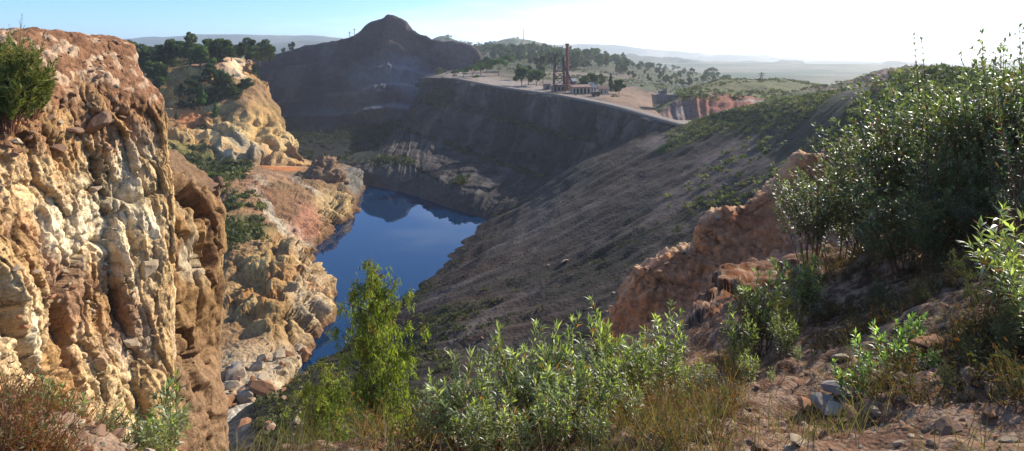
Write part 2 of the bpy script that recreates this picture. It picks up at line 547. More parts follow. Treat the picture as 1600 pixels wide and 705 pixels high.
# ---- left bank of the pit: hill with old benches, and the lower bank along the lake
def build_left_hill():
    T = [
     [(100, 100, 470), (200, 95, 470), (260, 88, 470), (330, 86, 470), (385, 92, 470), (405, 103, 470), (395, 110, 520)],
     [(100, 125, 275), (190, 120, 293), (250, 112, 306), (300, 102, 317), (350, 92, 326), (392, 97, 340), (380, 112, 420)],
     [(100, 165, 255), (190, 158, 272), (250, 150, 286), (305, 139, 298), (360, 126, 308), (412, 136, 322), (398, 150, 410)],
     [(100, 205, 235), (190, 198, 252), (255, 193, 266), (315, 185, 279), (375, 176, 289), (438, 188, 302), (422, 200, 400)],
     [(100, 245, 217), (190, 238, 233), (262, 234, 247), (325, 226, 259), (392, 219, 270), (461, 228, 286), (445, 240, 390)],
     [(100, 290, 200), (190, 281, 215), (272, 272, 230), (340, 262, 241), (405, 252, 252), (478, 256, 266), (462, 262, 370)],
     [(100, 370, 185), (190, 360, 198), (272, 350, 212), (345, 335, 225), (410, 315, 240), (490, 300, 258), (478, 300, 360)],
    ]
    T = round_corner(T, 5)
    rows = [[P(*p) for p in r] for r in T]
    G, V, U = loft(rows, 370, 280)
    N = facing(G, normals(G))
    px, py = project(G)
    Q = G * np.array([1, 1, 0.8])
    warp = np.stack([fbm(G * 0.06 + 9, 3, seed=205), fbm(G * 0.06 + 31, 3, seed=206), fbm(G * 0.06 + 57, 3, seed=207)], -1)
    w1, e1, c1 = facets((Q + warp * 6) * 0.05, 203, 1.1)
    w2, e2, c2 = facets((Q + warp * 2) * 0.17, 204, 1.2)
    rockm = sstep(-0.2, 0.25, fbm(G * 0.03, 4, seed=219) + 0.5 * sstep(2.2, 4.4, V) + 0.35 * sstep(3.8, 4.6, U) - 0.25)
    # terraces on the left half of the hill
    tz = (G[..., 2] + 2.5 * fbm(G * 0.02, 3, seed=220)) / 8.5
    fr = tz - np.floor(tz)
    ter = (sstep(0.0, 0.75, fr) * 0.35 + sstep(0.75, 1.0, fr) * 0.65 - fr)
    termask = (1 - sstep(3.4, 4.4, U)) * sstep(0.7, 1.3, V) * (1 - sstep(3.6, 4.4, V))
    G1 = G.copy()
    G1[..., 2] += ter * 8.5 * 0.8 * termask
    d = rockm * (4.6 * w1 - 1.2 * np.exp(-e1 / 0.05) + 2.0 * w2 - 0.5 * np.exp(-e2 / 0.06)) + 3.0 * fbm(G * 0.04, 5, seed=211) + 0.9 * fbm(G * 0.2, 4, seed=212)
    d *= sstep(0.7, 1.4, V) * (1 - 0.7 * sstep(6.5, 9, U))
    G2 = G1 + N * d[..., None]
    f1 = fbm(G * 0.05, 5, seed=273); f2 = fbm(G * 0.09 + 7, 4, seed=274)
    cols = np.zeros(G.shape) + np.array((.19, .125, .07))
    cols = colmix(cols, (.11, .095, .045), 0.7 * sstep(-0.25, 0.3, f2) * (1 - 0.5 * rockm))
    cols = colmix(cols, OCHRE, rockm * 0.8 * sstep(-0.3, 0.4, f1))
    cols = colmix(cols, (.30, .26, .13), 0.75 * termask * sstep(0.70, 0.95, fr) * 0.9)
    wp = 0.6 * f1
    for (cx, cy, rx, ry, an, c, s) in (
        (365, 105, 28, 22, 60, (.55, .43, .32), .9), (335, 100, 25, 15, 0, (.36, .22, .15), .7),
        (300, 178, 32, 20, 20, (.36, .15, .07), .8), (310, 205, 40, 16, 0, (.40, .27, .14), .8),
        (360, 212, 60, 22, 15, (.52, .40, .22), .8), (395, 165, 30, 35, 50, (.20, .13, .08), .7),
        (410, 185, 22, 40, -30, (.36, .24, .11), .7), (450, 225, 22, 16, 0, (.42, .34, .20), .8),
        (395, 236, 48, 13, 25, (.25, .225, .18), .85), (365, 246, 42, 7, 22, (.40, .36, .29), .8),
        (440, 240, 25, 12, 20, (.33, .27, .18), .7), (405, 200, 50, 12, 20, (.40, .30, .15), .6)):
        cols = colmix(cols, c, s * blob(px, py, cx, cy, rx, ry, an, wp, 0.5))
    cols = colmix(cols, (.075, .09, .035), 0.8 * blob(px, py, 300, 240, 60, 22, 20, 0.4 * f1, 0.4))
    cols *= (1 - 0.3 * np.exp(-e1 / 0.05) * rockm)[..., None]
    cols = cols * np.array([1.3, 1.16, .90])
    return finish('left_hill', G2, cols, M_mid)

def build_left_bank():
    def r(pts, w, below):
        return [P(*p) for p in pts] + [W(*w), below]
    rows = [
     r([(400, 246, 330), (440, 248, 322), (490, 254, 312), (530, 258, 300), (556, 264, 290)], (566, 289), (-62, 285, -6)),
     r([(360, 252, 285), (420, 254, 285), (480, 258, 280), (525, 261, 277), (556, 270, 276)], (567, 298), (-57, 268, -6)),
     r([(320, 256, 258), (390, 258, 255), (455, 263, 250), (505, 270, 248), (545, 287, 250)], (559, 318), (-54, 238, -6)),
     r([(300, 262, 236), (370, 268, 232), (430, 277, 230), (480, 294, 227), (520, 315, 224)], (540, 348), (-52, 211, -6)),
     r([(290, 282, 212), (355, 292, 205), (410, 312, 202), (455, 332, 199), (488, 352, 196)], (508, 374), (-54, 194, -6)),
     r([(290, 315, 188), (350, 330, 182), (400, 348, 180), (442, 364, 180), (472, 380, 181)], (488, 397), (-57, 180, -6)),
     r([(290, 352, 165), (345, 365, 160), (392, 374, 160), (432, 382, 164), (462, 388, 170)], (493, 412), (-54, 174, -6)),
     r([(290, 395, 150), (345, 400, 148), (400, 392, 150), (450, 392, 154), (490, 410, 157)], (512, 445), (-44, 158, -6)),
     r([(290, 460, 136), (345, 460, 135), (400, 445, 137), (452, 440, 140), (502, 448, 145)], (523, 478), (-39, 145, -6)),
     r([(290, 525, 122), (345, 520, 121), (395, 515, 122), (440, 500, 126), (485, 500, 131)], (505, 520), (-38, 131, -6)),
     r([(290, 580, 106), (340, 570, 107), (385, 562, 109), (420, 552, 113), (452, 545, 118)], (482, 552), (-37, 121, -6)),
     r([(290, 640, 84), (340, 635, 85), (370, 625, 86), (400, 615, 88), (430, 605, 91)], (470, 574), (-38, 112, -6)),
     r([(290, 730, 62), (340, 720, 62), (365, 700, 64), (385, 690, 66), (410, 680, 68)], (440, 640), (-34, 98, -6)),
     r([(290, 860, 48), (340, 860, 48), (365, 840, 49), (385, 830, 50), (410, 820, 51)], (440, 760), (-28, 80, -6)),
    ]
    G, V, U = loft(rows, 300, 400)
    N = facing(G, normals(G))
    px, py = project(G)
    Q = G * np.array([1, 1, 0.55])
    warp = np.stack([fbm(G * 0.08 + 9, 3, seed=305), fbm(G * 0.08 + 31, 3, seed=306), fbm(G * 0.08 + 57, 3, seed=307)], -1)
    w1, e1, c1 = facets((Q + warp * 4) * 0.085, 303, 1.1)
    w2, e2, c2 = facets((Q + warp * 1.5) * 0.28, 304, 1.2)
    w3, e3, c3 = worley((G + warp) * 0.7, 309)
    clif = blob(px, py, 445, 455, 85, 80, 10, 0, 0.35)                         # yellow cliff above the near shore
    shore = sstep(3.4, 4.6, U) * (1 - sstep(10.5, 11.5, V))
    rockm = np.clip(np.maximum(clif, shore * 0.9) + 0.15, 0, 1)
    flat = blob(px, py, 440, 262, 70, 12, 4, 0, 0.4)
    talus = sstep(9.2, 10.4, V)
    d = rockm * (3.0 * w1 - 0.9 * np.exp(-e1 / 0.05) + 1.5 * w2 - 0.4 * np.exp(-e2 / 0.06)) \
        + 1.7 * fbm(G * 0.06, 5, seed=311) + 0.6 * fbm(G * 0.3, 4, seed=312) \
        + 2.2 * clif * (ridged(np.stack([G[..., 0] * .12, G[..., 1] * .12, G[..., 2] * .03], -1), 4, seed=315) - 0.5)
    d += talus * 0.5 * (0.6 - w3) * (c3 > 0.5)
    d *= (1 - 0.9 * flat) * (1 - 0.6 * talus)
    # erosion rills on the red scree slope
    rill = ridged(np.stack([U * 0.5 + V * 0.2, V * 3.6 - U * 0.2, V * 0], -1), 4, seed=317)
    scree = (1 - rockm) * sstep(2.4, 3.2, V) * (1 - sstep(6.0, 7.2, V))
    d += scree * 1.3 * (rill - 0.6)
    wl_ = sstep(5.0, 5.15, U)
    G2 = G + N * (d * (1 - 0.55 * sstep(4.4, 5.0, U)))[..., None]
    f1 = fbm(G * 0.09, 5, seed=373); f2 = fbm(Q * 0.2 + 7, 4, seed=374)
    cols = np.zeros(G.shape) + np.array((.21, .135, .075))
    cols = colmix(cols, (.085, .09, .04), 0.8 * sstep(-0.1, 0.4, f2 + 0.3 * f1) * sstep(3, 4, V) * (1 - sstep(6.8, 7.5, V)) * (1 - sstep(2.4, 3.2, U)))
    cols = colmix(cols, (.33, .22, .10), clif * 0.9)
    cols = colmix(cols, (.46, .34, .17), clif * 0.85 * sstep(0.0, 0.45, f2))
    cols = colmix(cols, (.42, .37, .29), clif * 0.6 * blob(px, py, 490, 465, 30, 50, -20, 0.7 * f1, 0.5))
    cols = colmix(cols, (.36, .17, .06), clif * 0.6 * sstep(0.1, 0.5, fbm(Q * .15 + 60, 4, seed=380)))
    wp = 0.55 * f1
    for (cx, cy, rx, ry, an, c, s) in (
        (445, 262, 34, 6, 3, ORANGE, 1.0), (400, 275, 60, 12, 5, (.30, .19, .12), .9), (465, 257, 40, 5, 3, (.55, .38, .25), .8),
        (440, 325, 60, 18, 48, (.17, .095, .055), .7), (468, 320, 32, 22, 40, (.19, .11, .065), .6), (400, 300, 50, 9, 50, (.19, .075, .05), .85),
        (425, 335, 55, 7, 52, (.46, .42, .33), .75), (470, 375, 30, 10, 50, (.42, .38, .30), .7), (495, 300, 40, 5, 35, (.36, .32, .26), .7),
        (520, 320, 30, 22, 35, (.36, .27, .14), .9), (555, 285, 22, 24, 0, (.14, .145, .14), .9), (480, 345, 20, 30, 40, (.33, .16, .11), .6),
        (375, 300, 40, 35, 40, (.22, .13, .075), .6), (410, 285, 14, 6, 30, (.36, .30, .22), .7)):
        cols = colmix(cols, c, s * blob(px, py, cx, cy, rx, ry, an, wp, 0.4))
    cols = colmix(cols, (.40, .33, .23), talus * 0.85)
    cols = colmix(cols, (.50, .46, .40), 0.9 * blob(px, py, 385, 670, 35, 55, -10, 0.3 * f1, 0.4))
    cols = colmix(cols, (.11, .06, .035), 0.85 * (1 - sstep(0.3, 2.6, G2[..., 2])) * (V < 10.5))
    cols *= (1 - 0.3 * np.exp(-e1 / 0.05) * rockm)[..., None]
    cols *= (0.85 + 0.3 * c3)[..., None]
    cols = cols * np.array([1.12, 1.02, .86])
    return finish('left_bank', G2, cols, M_mid)

# ---- right hand slope
def build_right_slope():
    def r(w, pts, back):
        return [w[0], w[1]] + [P(*p) for p in pts] + [P(*back)]
    below = lambda px, py: (W(px, py)[0] - 8, W(px, py)[1] + 3, -7)
    rows = [
     r((below(800, 330), W(800, 330)), [(850, 290, 236), (905, 252, 240), (965, 220, 243), (1010, 205, 240), (1050, 199, 236), (1100, 190, 236)], (1150, 190, 300)),
     r((below(764, 342), W(764, 342)), [(820, 312, 218), (890, 268, 221), (960, 232, 225), (1015, 210, 226), (1065, 197, 226), (1110, 182, 228)], (1160, 185, 310)),
     r((below(715, 385), W(715, 385)), [(800, 340, 194), (890, 292, 200), (975, 250, 206), (1050, 214, 209), (1110, 185, 212), (1150, 173, 212)], (1200, 180, 300)),
     r((below(660, 450), W(660, 450)), [(755, 398, 162), (860, 345, 172), (970, 286, 182), (1060, 236, 190), (1140, 190, 195), (1210, 158, 192)], (1260, 170, 270)),
     r((below(618, 480), W(618, 480)), [(720, 440, 140), (845, 390, 147), (980, 322, 154), (1090, 262, 160), (1190, 203, 164), (1285, 147, 160)], (1330, 160, 240)),
     r((below(560, 535), W(560, 535)), [(695, 497, 116), (840, 448, 120), (1000, 365, 126), (1125, 300, 130), (1235, 225, 132), (1345, 139, 130)], (1400, 150, 200)),
     r(((-42, 108, -5), P(490, 572, 113)), [(670, 545, 92), (840, 505, 93), (1010, 430, 96), (1160, 345, 98), (1290, 250, 100), (1425, 113, 102)], (1480, 130, 170)),
     r((P(300, 690, 84), P(418, 622, 82)), [(640, 605, 70), (840, 570, 68), (1040, 490, 68), (1200, 400, 70), (1350, 290, 72), (1510, 122, 76)], (1560, 140, 130)),
     r((P(260, 800, 56), P(388, 705, 55)), [(620, 695, 50), (840, 665, 47), (1060, 590, 45), (1250, 480, 46), (1420, 350, 48), (1620, 165, 52)], (1680, 180, 90)),
     r((P(240, 930, 42), P(370, 850, 41)), [(600, 840, 37), (840, 820, 34), (1080, 740, 32), (1290, 600, 32), (1480, 430, 34), (1720, 230, 38)], (1790, 240, 70)),
     r((P(150, 1100, 29), P(320, 1000, 28)), [(580, 950, 24), (840, 920, 22), (1090, 850, 21), (1320, 720, 22), (1540, 520, 25), (1850, 300, 29)], (1930, 310, 55)),
     r((P(-250, 1250, 16), P(50, 1200, 15)), [(450, 1150, 13), (800, 1120, 12), (1120, 1050, 12), (1400, 900, 13), (1700, 650, 15), (2100, 350, 18)], (2200, 350, 40)),
    ]
    G, V, U = loft(rows, 460, 400)
    N = facing(G, normals(G))
    px, py = project(G)
    ca = np.stack([U * 0.45, V * 4.2, U * 0 + 2.0], -1)
    w = 0.35 * fbm(G * 0.02, 3, seed=401)
    ca[..., 1] += w
    r1 = ridged(ca, 5, seed=402)
    r2 = fbm(np.stack([U * 1.0 + w, V * 11, U * 0], -1), 4, seed=403)
    low = 1 - sstep(2.6, 4.6, U)
    d = 1.3 * (r1 - 0.55) * (0.35 + 0.8 * low) + 0.45 * r2 + 1.2 * fbm(G * 0.03, 4, seed=404) + 0.25 * fbm(G * 0.3, 5, seed=405)
    # ledges of layered rock towards the water
    lay = ((G[..., 2] + 0.22 * G[..., 0] + 3.0 * fbm(G * 0.03, 3, seed=407)) / 4.2)
    fr = lay - np.floor(lay)
    d += 0.35 * low * (sstep(0.55, 1.0, fr) - fr) * sstep(0.0, 0.4, fbm(G * 0.02 + 5, 3, seed=409) + 0.3)
    gul = sstep(5.6, 6.6, V) * (1 - sstep(1.8, 2.6, U))
    d *= (1 - 0.6 * gul) * (1 - 0.75 * sstep(5.6, 6.6, U)) * (1 - 0.8 * (1 - sstep(0.6, 1.0, U)))
    d *= 0.4 + 0.6 * sstep(0, 1.2, V)
    G2 = G + N * d[..., None]
    f1 = fbm(G * 0.05, 5, seed=473); f2 = fbm(np.stack([U * 0.8, V * 5 + 2 * w, U * 0], -1), 5, seed=474)
    cols = np.zeros(G.shape) + np.array((.155, .12, .095))
    cols = colmix(cols, (.21, .155, .12), sstep(-0.1, 0.5, f2))
    cols = colmix(cols, (.085, .085, .05), 0.85 * sstep(-0.05, 0.4, f1 - 0.4 * f2) * sstep(2.0, 3.5, U))
    cols = colmix(cols, (.20, .105, .06), 0.6 * low * sstep(0.1, 0.5, fbm(np.stack([U, V * 6, U * 0], -1), 4, seed=476)))
    for (cx, cy, rx, ry, an, c, s, wpp) in (
        (1140, 255, 120, 22, -30, (.36, .26, .235), .85, .9), (1190, 215, 60, 15, -28, (.33, .24, .21), .7, .8), (1050, 330, 110, 9, -30, (.28, .21, .18), .7, .8),
        (700, 540, 110, 8, -26, (.36, .28, .24), .9, .5), (800, 475, 90, 6, -28, (.33, .26, .22), .8, .5), (860, 350, 120, 4, -24, (.34, .29, .25), .7, .5), (760, 425, 120, 4, -27, (.34, .29, .25), .6, .5),
        (690, 500, 75, 16, -18, (.17, .165, .05), .9, .4), (1040, 222, 40, 12, -10, (.55, .42, .33), .9, .5), (960, 230, 60, 26, -30, (.27, .19, .14), .7, .6),
        (1040, 232, 18, 5, -15, (.10, .26, .03), 1.0, .4), (870, 305, 90, 22, -38, (.24, .24, .23), .6, .6), (1000, 470, 120, 14, -32, (.27, .21, .19), .6, .7)):
        cols = colmix(cols, c, s * blob(px, py, cx, cy, rx, ry, an, wpp * f1, 0.45))
    cols = colmix(cols, (.20, .205, .075), 0.75 * sstep(5.5, 6.2, U + 0.35 * f1) * (V < 7.5))
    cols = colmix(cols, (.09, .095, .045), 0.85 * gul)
    cols = colmix(cols, (.36, .33, .28), 0.75 * blob(px, py, 372, 690, 28, 70, -8, 0.3 * f1, 0.4))
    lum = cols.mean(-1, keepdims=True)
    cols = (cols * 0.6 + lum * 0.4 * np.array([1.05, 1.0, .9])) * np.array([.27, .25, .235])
    cols *= (1 + 0.35 * fbm(np.stack([U * 1.2, V * 22 + 3 * w, U * 0], -1), 4, seed=490))[..., None]
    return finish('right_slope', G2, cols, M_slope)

# ---- far benched wall below the mine yard
RIM = [(655, 122, 520), (680, 122, 450), (706, 123, 405), (780, 137, 355), (870, 150, 300), (950, 166, 265), (1010, 183, 240), (1064, 198, 222)]
def build_mine_wall():
    b1 = [(648, 158, 492), (668, 160, 436), (692, 164, 393), (775, 182, 336), (862, 203, 284), (935, 222, 250), (985, 224, 238), (1040, 222, 226)]
    b2 = [(628, 196, 462), (635, 200, 405), (652, 206, 366), (738, 236, 308), (838, 266, 259), (905, 276, 240), (960, 265, 238), (1020, 250, 228)]
    out = lambda r, d: [(x - 5, y + 3.5, Y - d) for x, y, Y in r]
    rows = [
     [P(*p) for p in RIM],
     [P(*p) for p in b1],
     [P(*p) for p in out(b1, 8)],
     [P(*p) for p in b2],
     [P(*p) for p in out(b2, 8)],
     [P(*p) for p in [(598, 226, 400), (602, 238, 318), (640, 252, 293), (700, 277, 256), (790, 305, 236), (870, 310, 228), (940, 300, 228), (1000, 290, 222)]],
     [P(*p) for p in [(520, 257, 300), (596, 257, 288), (648, 264, 278), (692, 287, 250), (780, 317, 229), (860, 324, 222), (930, 312, 222), (995, 300, 218)]],
     [(-84, 290, 0), W(580, 290.5), W(648, 307), W(700, 324), W(764, 343), W(820, 352), W(880, 352), W(950, 352)],
     [(-84, 280, -9), (-60, 268, -9), (-42, 244, -9), (-25, 228, -9), (-9, 210, -9), (5, 205, -9), (17, 205, -9), (30, 205, -9)],
    ]
    G, V, U = loft(rows, 400, 270, wv=[60, 8, 45, 8, 50, 26, 42, 6])
    N = facing(G, normals(G))
    px, py = project(G)
    hx = U * 9 + 0.4 * fbm(G * 0.03, 3, seed=500)
    col_ = ridged(np.stack([hx * 0.9, V * 0.35, U * 0], -1), 5, seed=501)
    d = 3.4 * (col_ - 0.55) + 2.8 * fbm(G * 0.035, 5, seed=502) + 1.3 * fbm(G * 0.16, 4, seed=503)
    w1, e1, c1 = facets(G * np.array([1, 1, .6]) * 0.09, 504, 1.2)
    d += 2.2 * w1
    d *= 0.25 + 0.75 * np.minimum(np.minimum(np.abs(V - 1), np.abs(V - 2)), np.minimum(np.abs(V - 3), np.abs(V - 4))).clip(0, .3) / .3
    d *= sstep(0.0, 0.25, V) * (1 - 0.8 * sstep(6.7, 7.0, V)) * (1 - 0.6 * sstep(4.0, 4.6, V))
    rill = ridged(np.stack([U * 14, V * 0.2, U * 0], -1), 3, seed=505)
    d += 0.35 * (rill - 0.6) * sstep(5.9, 6.2, V) * (1 - sstep(6.8, 7, V))
    G2 = G + N * d[..., None]
    f1 = fbm(G * 0.04, 5, seed=573); f2 = fbm(np.stack([hx * 0.8, V * 0.4, U * 0], -1), 4, seed=574)
    cols = np.zeros(G.shape) + np.array((.135, .105, .082))
    cols = colmix(cols, (.30, .22, .15), 0.85 * sstep(0.05, 0.5, f2))
    cols = colmix(cols, (.09, .07, .055), 0.7 * sstep(0.0, 0.5, f1))
    cols = colmix(cols, (.10, .06, .045), 0.6 * sstep(0.2, 0.6, fbm(G * .03 + 20, 4, seed=577)))
    bandv = np.minimum(np.abs(V - 1.5), np.abs(V - 3.5))
    cols = colmix(cols, (.035, .05, .02), 0.85 * (1 - sstep(0.42, 0.62, bandv)) * sstep(-0.4, 0.1, f1))
    cols = colmix(cols, (.28, .215, .14), 0.9 * sstep(5.9, 6.1, V))
    cols = colmix(cols, (.12, .09, .07), 0.8 * sstep(5.9, 6.1, V) * sstep(3.0, 3.6, U))
    cols = colmix(cols, (.045, .06, .025), 0.7 * sstep(5.0, 5.2, V) * (1 - sstep(5.85, 6.0, V)) * sstep(-.3, .2, f1))
    cols = colmix(cols, (.28, .19, .13), 0.6 * sstep(4.4, 5.5, U) * sstep(-.2, .4, f1))
    cols = colmix(cols, (.38, .32, .22), 0.9 * (1 - sstep(0.02, 0.06, V)))
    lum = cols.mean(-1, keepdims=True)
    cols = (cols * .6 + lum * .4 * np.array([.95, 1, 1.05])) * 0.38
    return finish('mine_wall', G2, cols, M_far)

def build_far_wall():
    sky_ = [(360, 112, 575), (395, 92, 572), (450, 79, 570), (500, 67, 568), (545, 58, 566), (577, 38, 568), (597, 27, 570), (608, 23, 570), (622, 28, 570), (645, 45, 566), (668, 59, 560), (695, 66, 552), (722, 68, 545), (742, 76, 540), (756, 92, 545)]
    base = [(350, 208, 490), (395, 206, 486), (450, 205, 482), (500, 204, 476), (545, 203, 472), (577, 203, 470), (597, 203, 470), (608, 203, 470), (622, 203, 470), (645, 202, 470), (668, 198, 472), (695, 190, 476), (722, 178, 480), (742, 165, 485), (756, 155, 490)]
    A = np.array([P(*p) for p in sky_]); B = np.array([P(*p) for p in base])
    back = A + np.array([0, 55, -14.0])
    prof = [(0, 0)]
    zs = [0, .26, .28, .45, .47, .62, .64, .80, .82, 1.0]
    hs = [0, .14, .22, .34, .42, .54, .64, .78, .90, 1.0]
    rows = [back]
    for z, h in zip(zs, hs):
        R = A + (B - A) * h
        R[:, 2] = A[:, 2] + (B[:, 2] - A[:, 2]) * z
        rows.append(R)
    fl = B.copy(); fl[:, 1] -= 60; fl[:, 0] *= 0.93; fl[:, 2] = B[:, 2] * 0.8 + 0.6
    fl2 = B.copy(); fl2[:, 1] = 300; fl2[:, 0] = B[:, 0] * 0.72; fl2[:, 2] = 2.5
    rows += [fl, fl2]
    G, V, U = loft(rows, 380, 250, wv=[10, 40, 5, 30, 5, 28, 5, 28, 5, 35, 20, 15])
    N = facing(G, normals(G))
    px, py = project(G)
    hx = G[..., 0] / 26.0 + 0.3 * fbm(G * 0.02, 3, seed=600)
    cr_ = ridged(np.stack([hx * 1.3, V * 0.12, U * 0], -1), 5, seed=601)
    d = 5.0 * (cr_ - 0.55) + 3.5 * fbm(G * 0.025, 5, seed=602) + 1.0 * fbm(G * 0.12, 4, seed=603)
    d *= sstep(0.8, 1.6, V) * (1 - 0.8 * sstep(9.6, 10.2, V))
    d += 2.3 * fbm(np.stack([G[..., 0] * 0.09, G[..., 1] * 0.02, G[..., 2] * 0], -1), 4, seed=608) * (1 - sstep(1.0, 1.7, V))
    G2 = G + N * d[..., None]
    f1 = fbm(G * 0.03, 5, seed=673); f2 = fbm(np.stack([hx * 1.2, V * 0.25, U * 0], -1), 5, seed=674)
    cols = np.zeros(G.shape) + np.array((.105, .07, .062))
    cols = colmix(cols, (.24, .145, .105), 0.8 * sstep(0.05, 0.5, f2))
    cols = colmix(cols, (.065, .052, .05), 0.7 * sstep(0.0, 0.5, f1))
    for (cx, cy, rx, ry, an, c, s) in ((630, 125, 45, 32, 0, (.30, .30, .30), .7), (575, 130, 30, 45, 20, (.24, .21, .16), .7), (510, 110, 12, 50, 0, (.20, .17, .15), .5),
                                       (560, 165, 40, 25, 0, (.23, .16, .10), .7), (715, 80, 28, 14, 10, (.30, .19, .15), .8), (640, 165, 50, 25, 0, (.20, .19, .19), .5), (500, 185, 60, 18, 0, (.18, .18, .19), .6)):
        cols = colmix(cols, c, s * blob(px, py, cx, cy, rx, ry, an, 0.8 * f1 + 0.4 * f2, 0.6))
    ben = np.min(np.abs(V[..., None] - np.array([2.5, 4.5, 6.5, 8.5])), -1)
    cols = colmix(cols, (.34, .33, .32), 0.7 * (1 - sstep(0.40, 0.70, ben)) * blob(px, py, 632, 160, 62, 60, 0, 0.2 * f1, 0.3))
    cols = colmix(cols, (.035, .038, .028), 0.9 * sstep(9.8, 10.2, V))  # pit floor coloured dark in place of the shade lying there
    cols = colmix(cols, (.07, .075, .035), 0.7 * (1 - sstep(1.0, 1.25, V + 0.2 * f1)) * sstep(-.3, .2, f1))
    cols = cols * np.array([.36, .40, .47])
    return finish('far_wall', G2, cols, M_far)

# ---- the mine yard on the far rim, and land rising behind it
YARD = None
def build_yard():
    global YARD
    T = [
     [(590, 130, 560), (655, 121.6, 521), (680, 121.6, 451), (706, 122.6, 406), (780, 136.6, 356), (870, 149.6, 301), (950, 165.6, 266), (1010, 182.6, 241), (1064, 197.6, 223), (1120, 192, 240)],
     [(600, 122, 590), (660, 116, 560), (690, 115, 500), (716, 116, 450), (790, 130, 385), (880, 143, 325), (960, 157, 288), (1020, 173, 262), (1072, 188, 246), (1130, 186, 256)],
     [(610, 112, 640), (665, 108, 620), (700, 108, 560), (730, 110, 500), (800, 124, 420), (885, 137, 360), (965, 149, 320), (1025, 162, 295), (1080, 176, 285), (1140, 176, 290)],
     [(620, 104, 720), (670, 102, 700), (710, 102, 640), (750, 103, 580), (815, 113, 490), (890, 125, 430), (970, 137, 385), (1035, 146, 355), (1090, 158, 345), (1150, 166, 340)],
     [(640, 94, 860), (690, 93, 850), (735, 92, 800), (780, 92, 720), (840, 100, 620), (905, 110, 560), (985, 120, 520), (1050, 131, 480), (1110, 140, 460), (1180, 145, 450)],
     [(660, 85, 1100), (710, 84, 1100), (760, 82, 1000), (820, 82, 900), (870, 88, 800), (930, 96, 750), (1010, 108, 700), (1080, 120, 650), (1150, 130, 600), (1230, 132, 600)],
     [(680, 90, 1400), (740, 90, 1400), (800, 88, 1300), (860, 88, 1200), (910, 94, 1100), (970, 102, 1000), (1060, 112, 950), (1140, 122, 900), (1220, 130, 850), (1300, 132, 850)],
    ]
    rows = [[P(*p) for p in r] for r in T]
    G, V, U = loft(rows, 240, 160)
    N = facing(G, normals(G))
    px, py = project(G)
    N = N * np.sign(N[..., 2:3])
    d = 0.8 * fbm(G * 0.03, 4, seed=701) * sstep(0, 0.5, V) + 0.25 * fbm(G * 0.15, 3, seed=702)
    d += 2.0 * ridged(G * 0.03, 4, seed=703) * blob(px, py, 990, 148, 45, 16, 10, 0, 0.5)
    d *= sstep(0, 0.1, V)
    G2 = G + N * d[..., None]
    f1 = fbm(G * 0.03, 5, seed=773); f2 = fbm(G * 0.08, 4, seed=774)
    cols = np.zeros(G.shape) + np.array((.26, .19, .14))
    cols = colmix(cols, (.37, .29, .21), sstep(-0.2, 0.4, f2))
    cols = colmix(cols, (.105, .115, .05), sstep(2.0, 2.8, V + 0.5 * f1) * 0.9)
    cols = colmix(cols, (.34, .24, .17), 0.7 * blob(px, py, 900, 118, 60, 6, 0, f1) )
    cols = colmix(cols, (.40, .25, .15), 0.8 * blob(px, py, 1000, 165, 50, 14, 25, f1))
    cols = colmix(cols, (.45, .37, .30), 0.8 * blob(px, py, 800, 131, 90, 4, 9, 0.2 * f1))
    cols = colmix(cols, (.10, .11, .05), 0.7 * (1 - sstep(0.0, 0.12, np.abs(V - 0.35) + 0.15 * f2)))
    cols = cols * 0.66
    YARD = (G2, px, py)
    return finish('mine_yard', G2, cols, M_slope)

# ---- red mound right of the yard, and a second ridge behind the right hand slope
def build_mound():
    T = [
     [(1010, 160, 460), (1075, 140, 470), (1130, 130, 480), (1200, 128, 480), (1260, 134, 470), (1310, 148, 460), (1360, 160, 440)],
     [(1018, 165, 330), (1075, 141, 345), (1130, 127, 365), (1200, 125, 370), (1258, 131, 370), (1300, 145, 360), (1350, 160, 350)],
     [(1018, 176, 302), (1062, 152, 312), (1108, 142, 322), (1170, 145, 325), (1230, 150, 325), (1290, 158, 322), (1350, 170, 320)],
     [(1020, 186, 286), (1055, 165, 298), (1095, 154, 300), (1160, 158, 304), (1225, 164, 306), (1290, 168, 306), (1350, 180, 305)],
     [(1026, 200, 272), (1060, 192, 278), (1100, 194, 280), (1165, 192, 284), (1225, 190, 288), (1290, 190, 290), (1350, 195, 290)],
     [(1030, 215, 262), (1065, 212, 268), (1105, 215, 270), (1170, 215, 272), (1230, 215, 275), (1295, 215, 278), (1350, 215, 278)],
    ]
    T = [[(x, y, Y * (.92 if i < 2 else .86)) for x, y, Y in r] for i, r in enumerate(T)]
    rows = [[P(*p) for p in r] for r in T]
    G, V, U = loft(rows, 200, 120)
    N = facing(G, normals(G))
    px, py = project(G)
    rill = ridged(np.stack([U * 3.5, V * 0.25, U * 0], -1), 4, seed=801)
    d = 1.2 * fbm(G * 0.05, 5, seed=802) + 2.2 * (rill - 0.6) * sstep(2.6, 3.2, V) + 0.35 * fbm(G * .3, 3, seed=803)
    G2 = G + N * d[..., None]
    f1 = fbm(G * 0.06, 5, seed=873)
    cols = np.zeros(G.shape) + np.array((.27, .13, .085))
    cols = colmix(cols, (.20, .115, .085), sstep(-.1, .4, f1))
    cols = colmix(cols, (.12, .125, .05), 0.9 * (1 - sstep(2.3, 3.0, V + 0.5 * f1)))
    cols = colmix(cols, (.22, .19, .16), 0.8 * blob(px, py, 1062, 175, 22, 30, 0, f1))
    cols = colmix(cols, (.34, .13, .075), 0.8 * blob(px, py, 1130, 160, 45, 10, 5, f1))
    cols = colmix(cols, (.38, .30, .24), 0.9 * blob(px, py, 1200, 161, 45, 2.2, 2, 0.2 * f1))
    return finish('red_mound', G2, cols, M_mid)

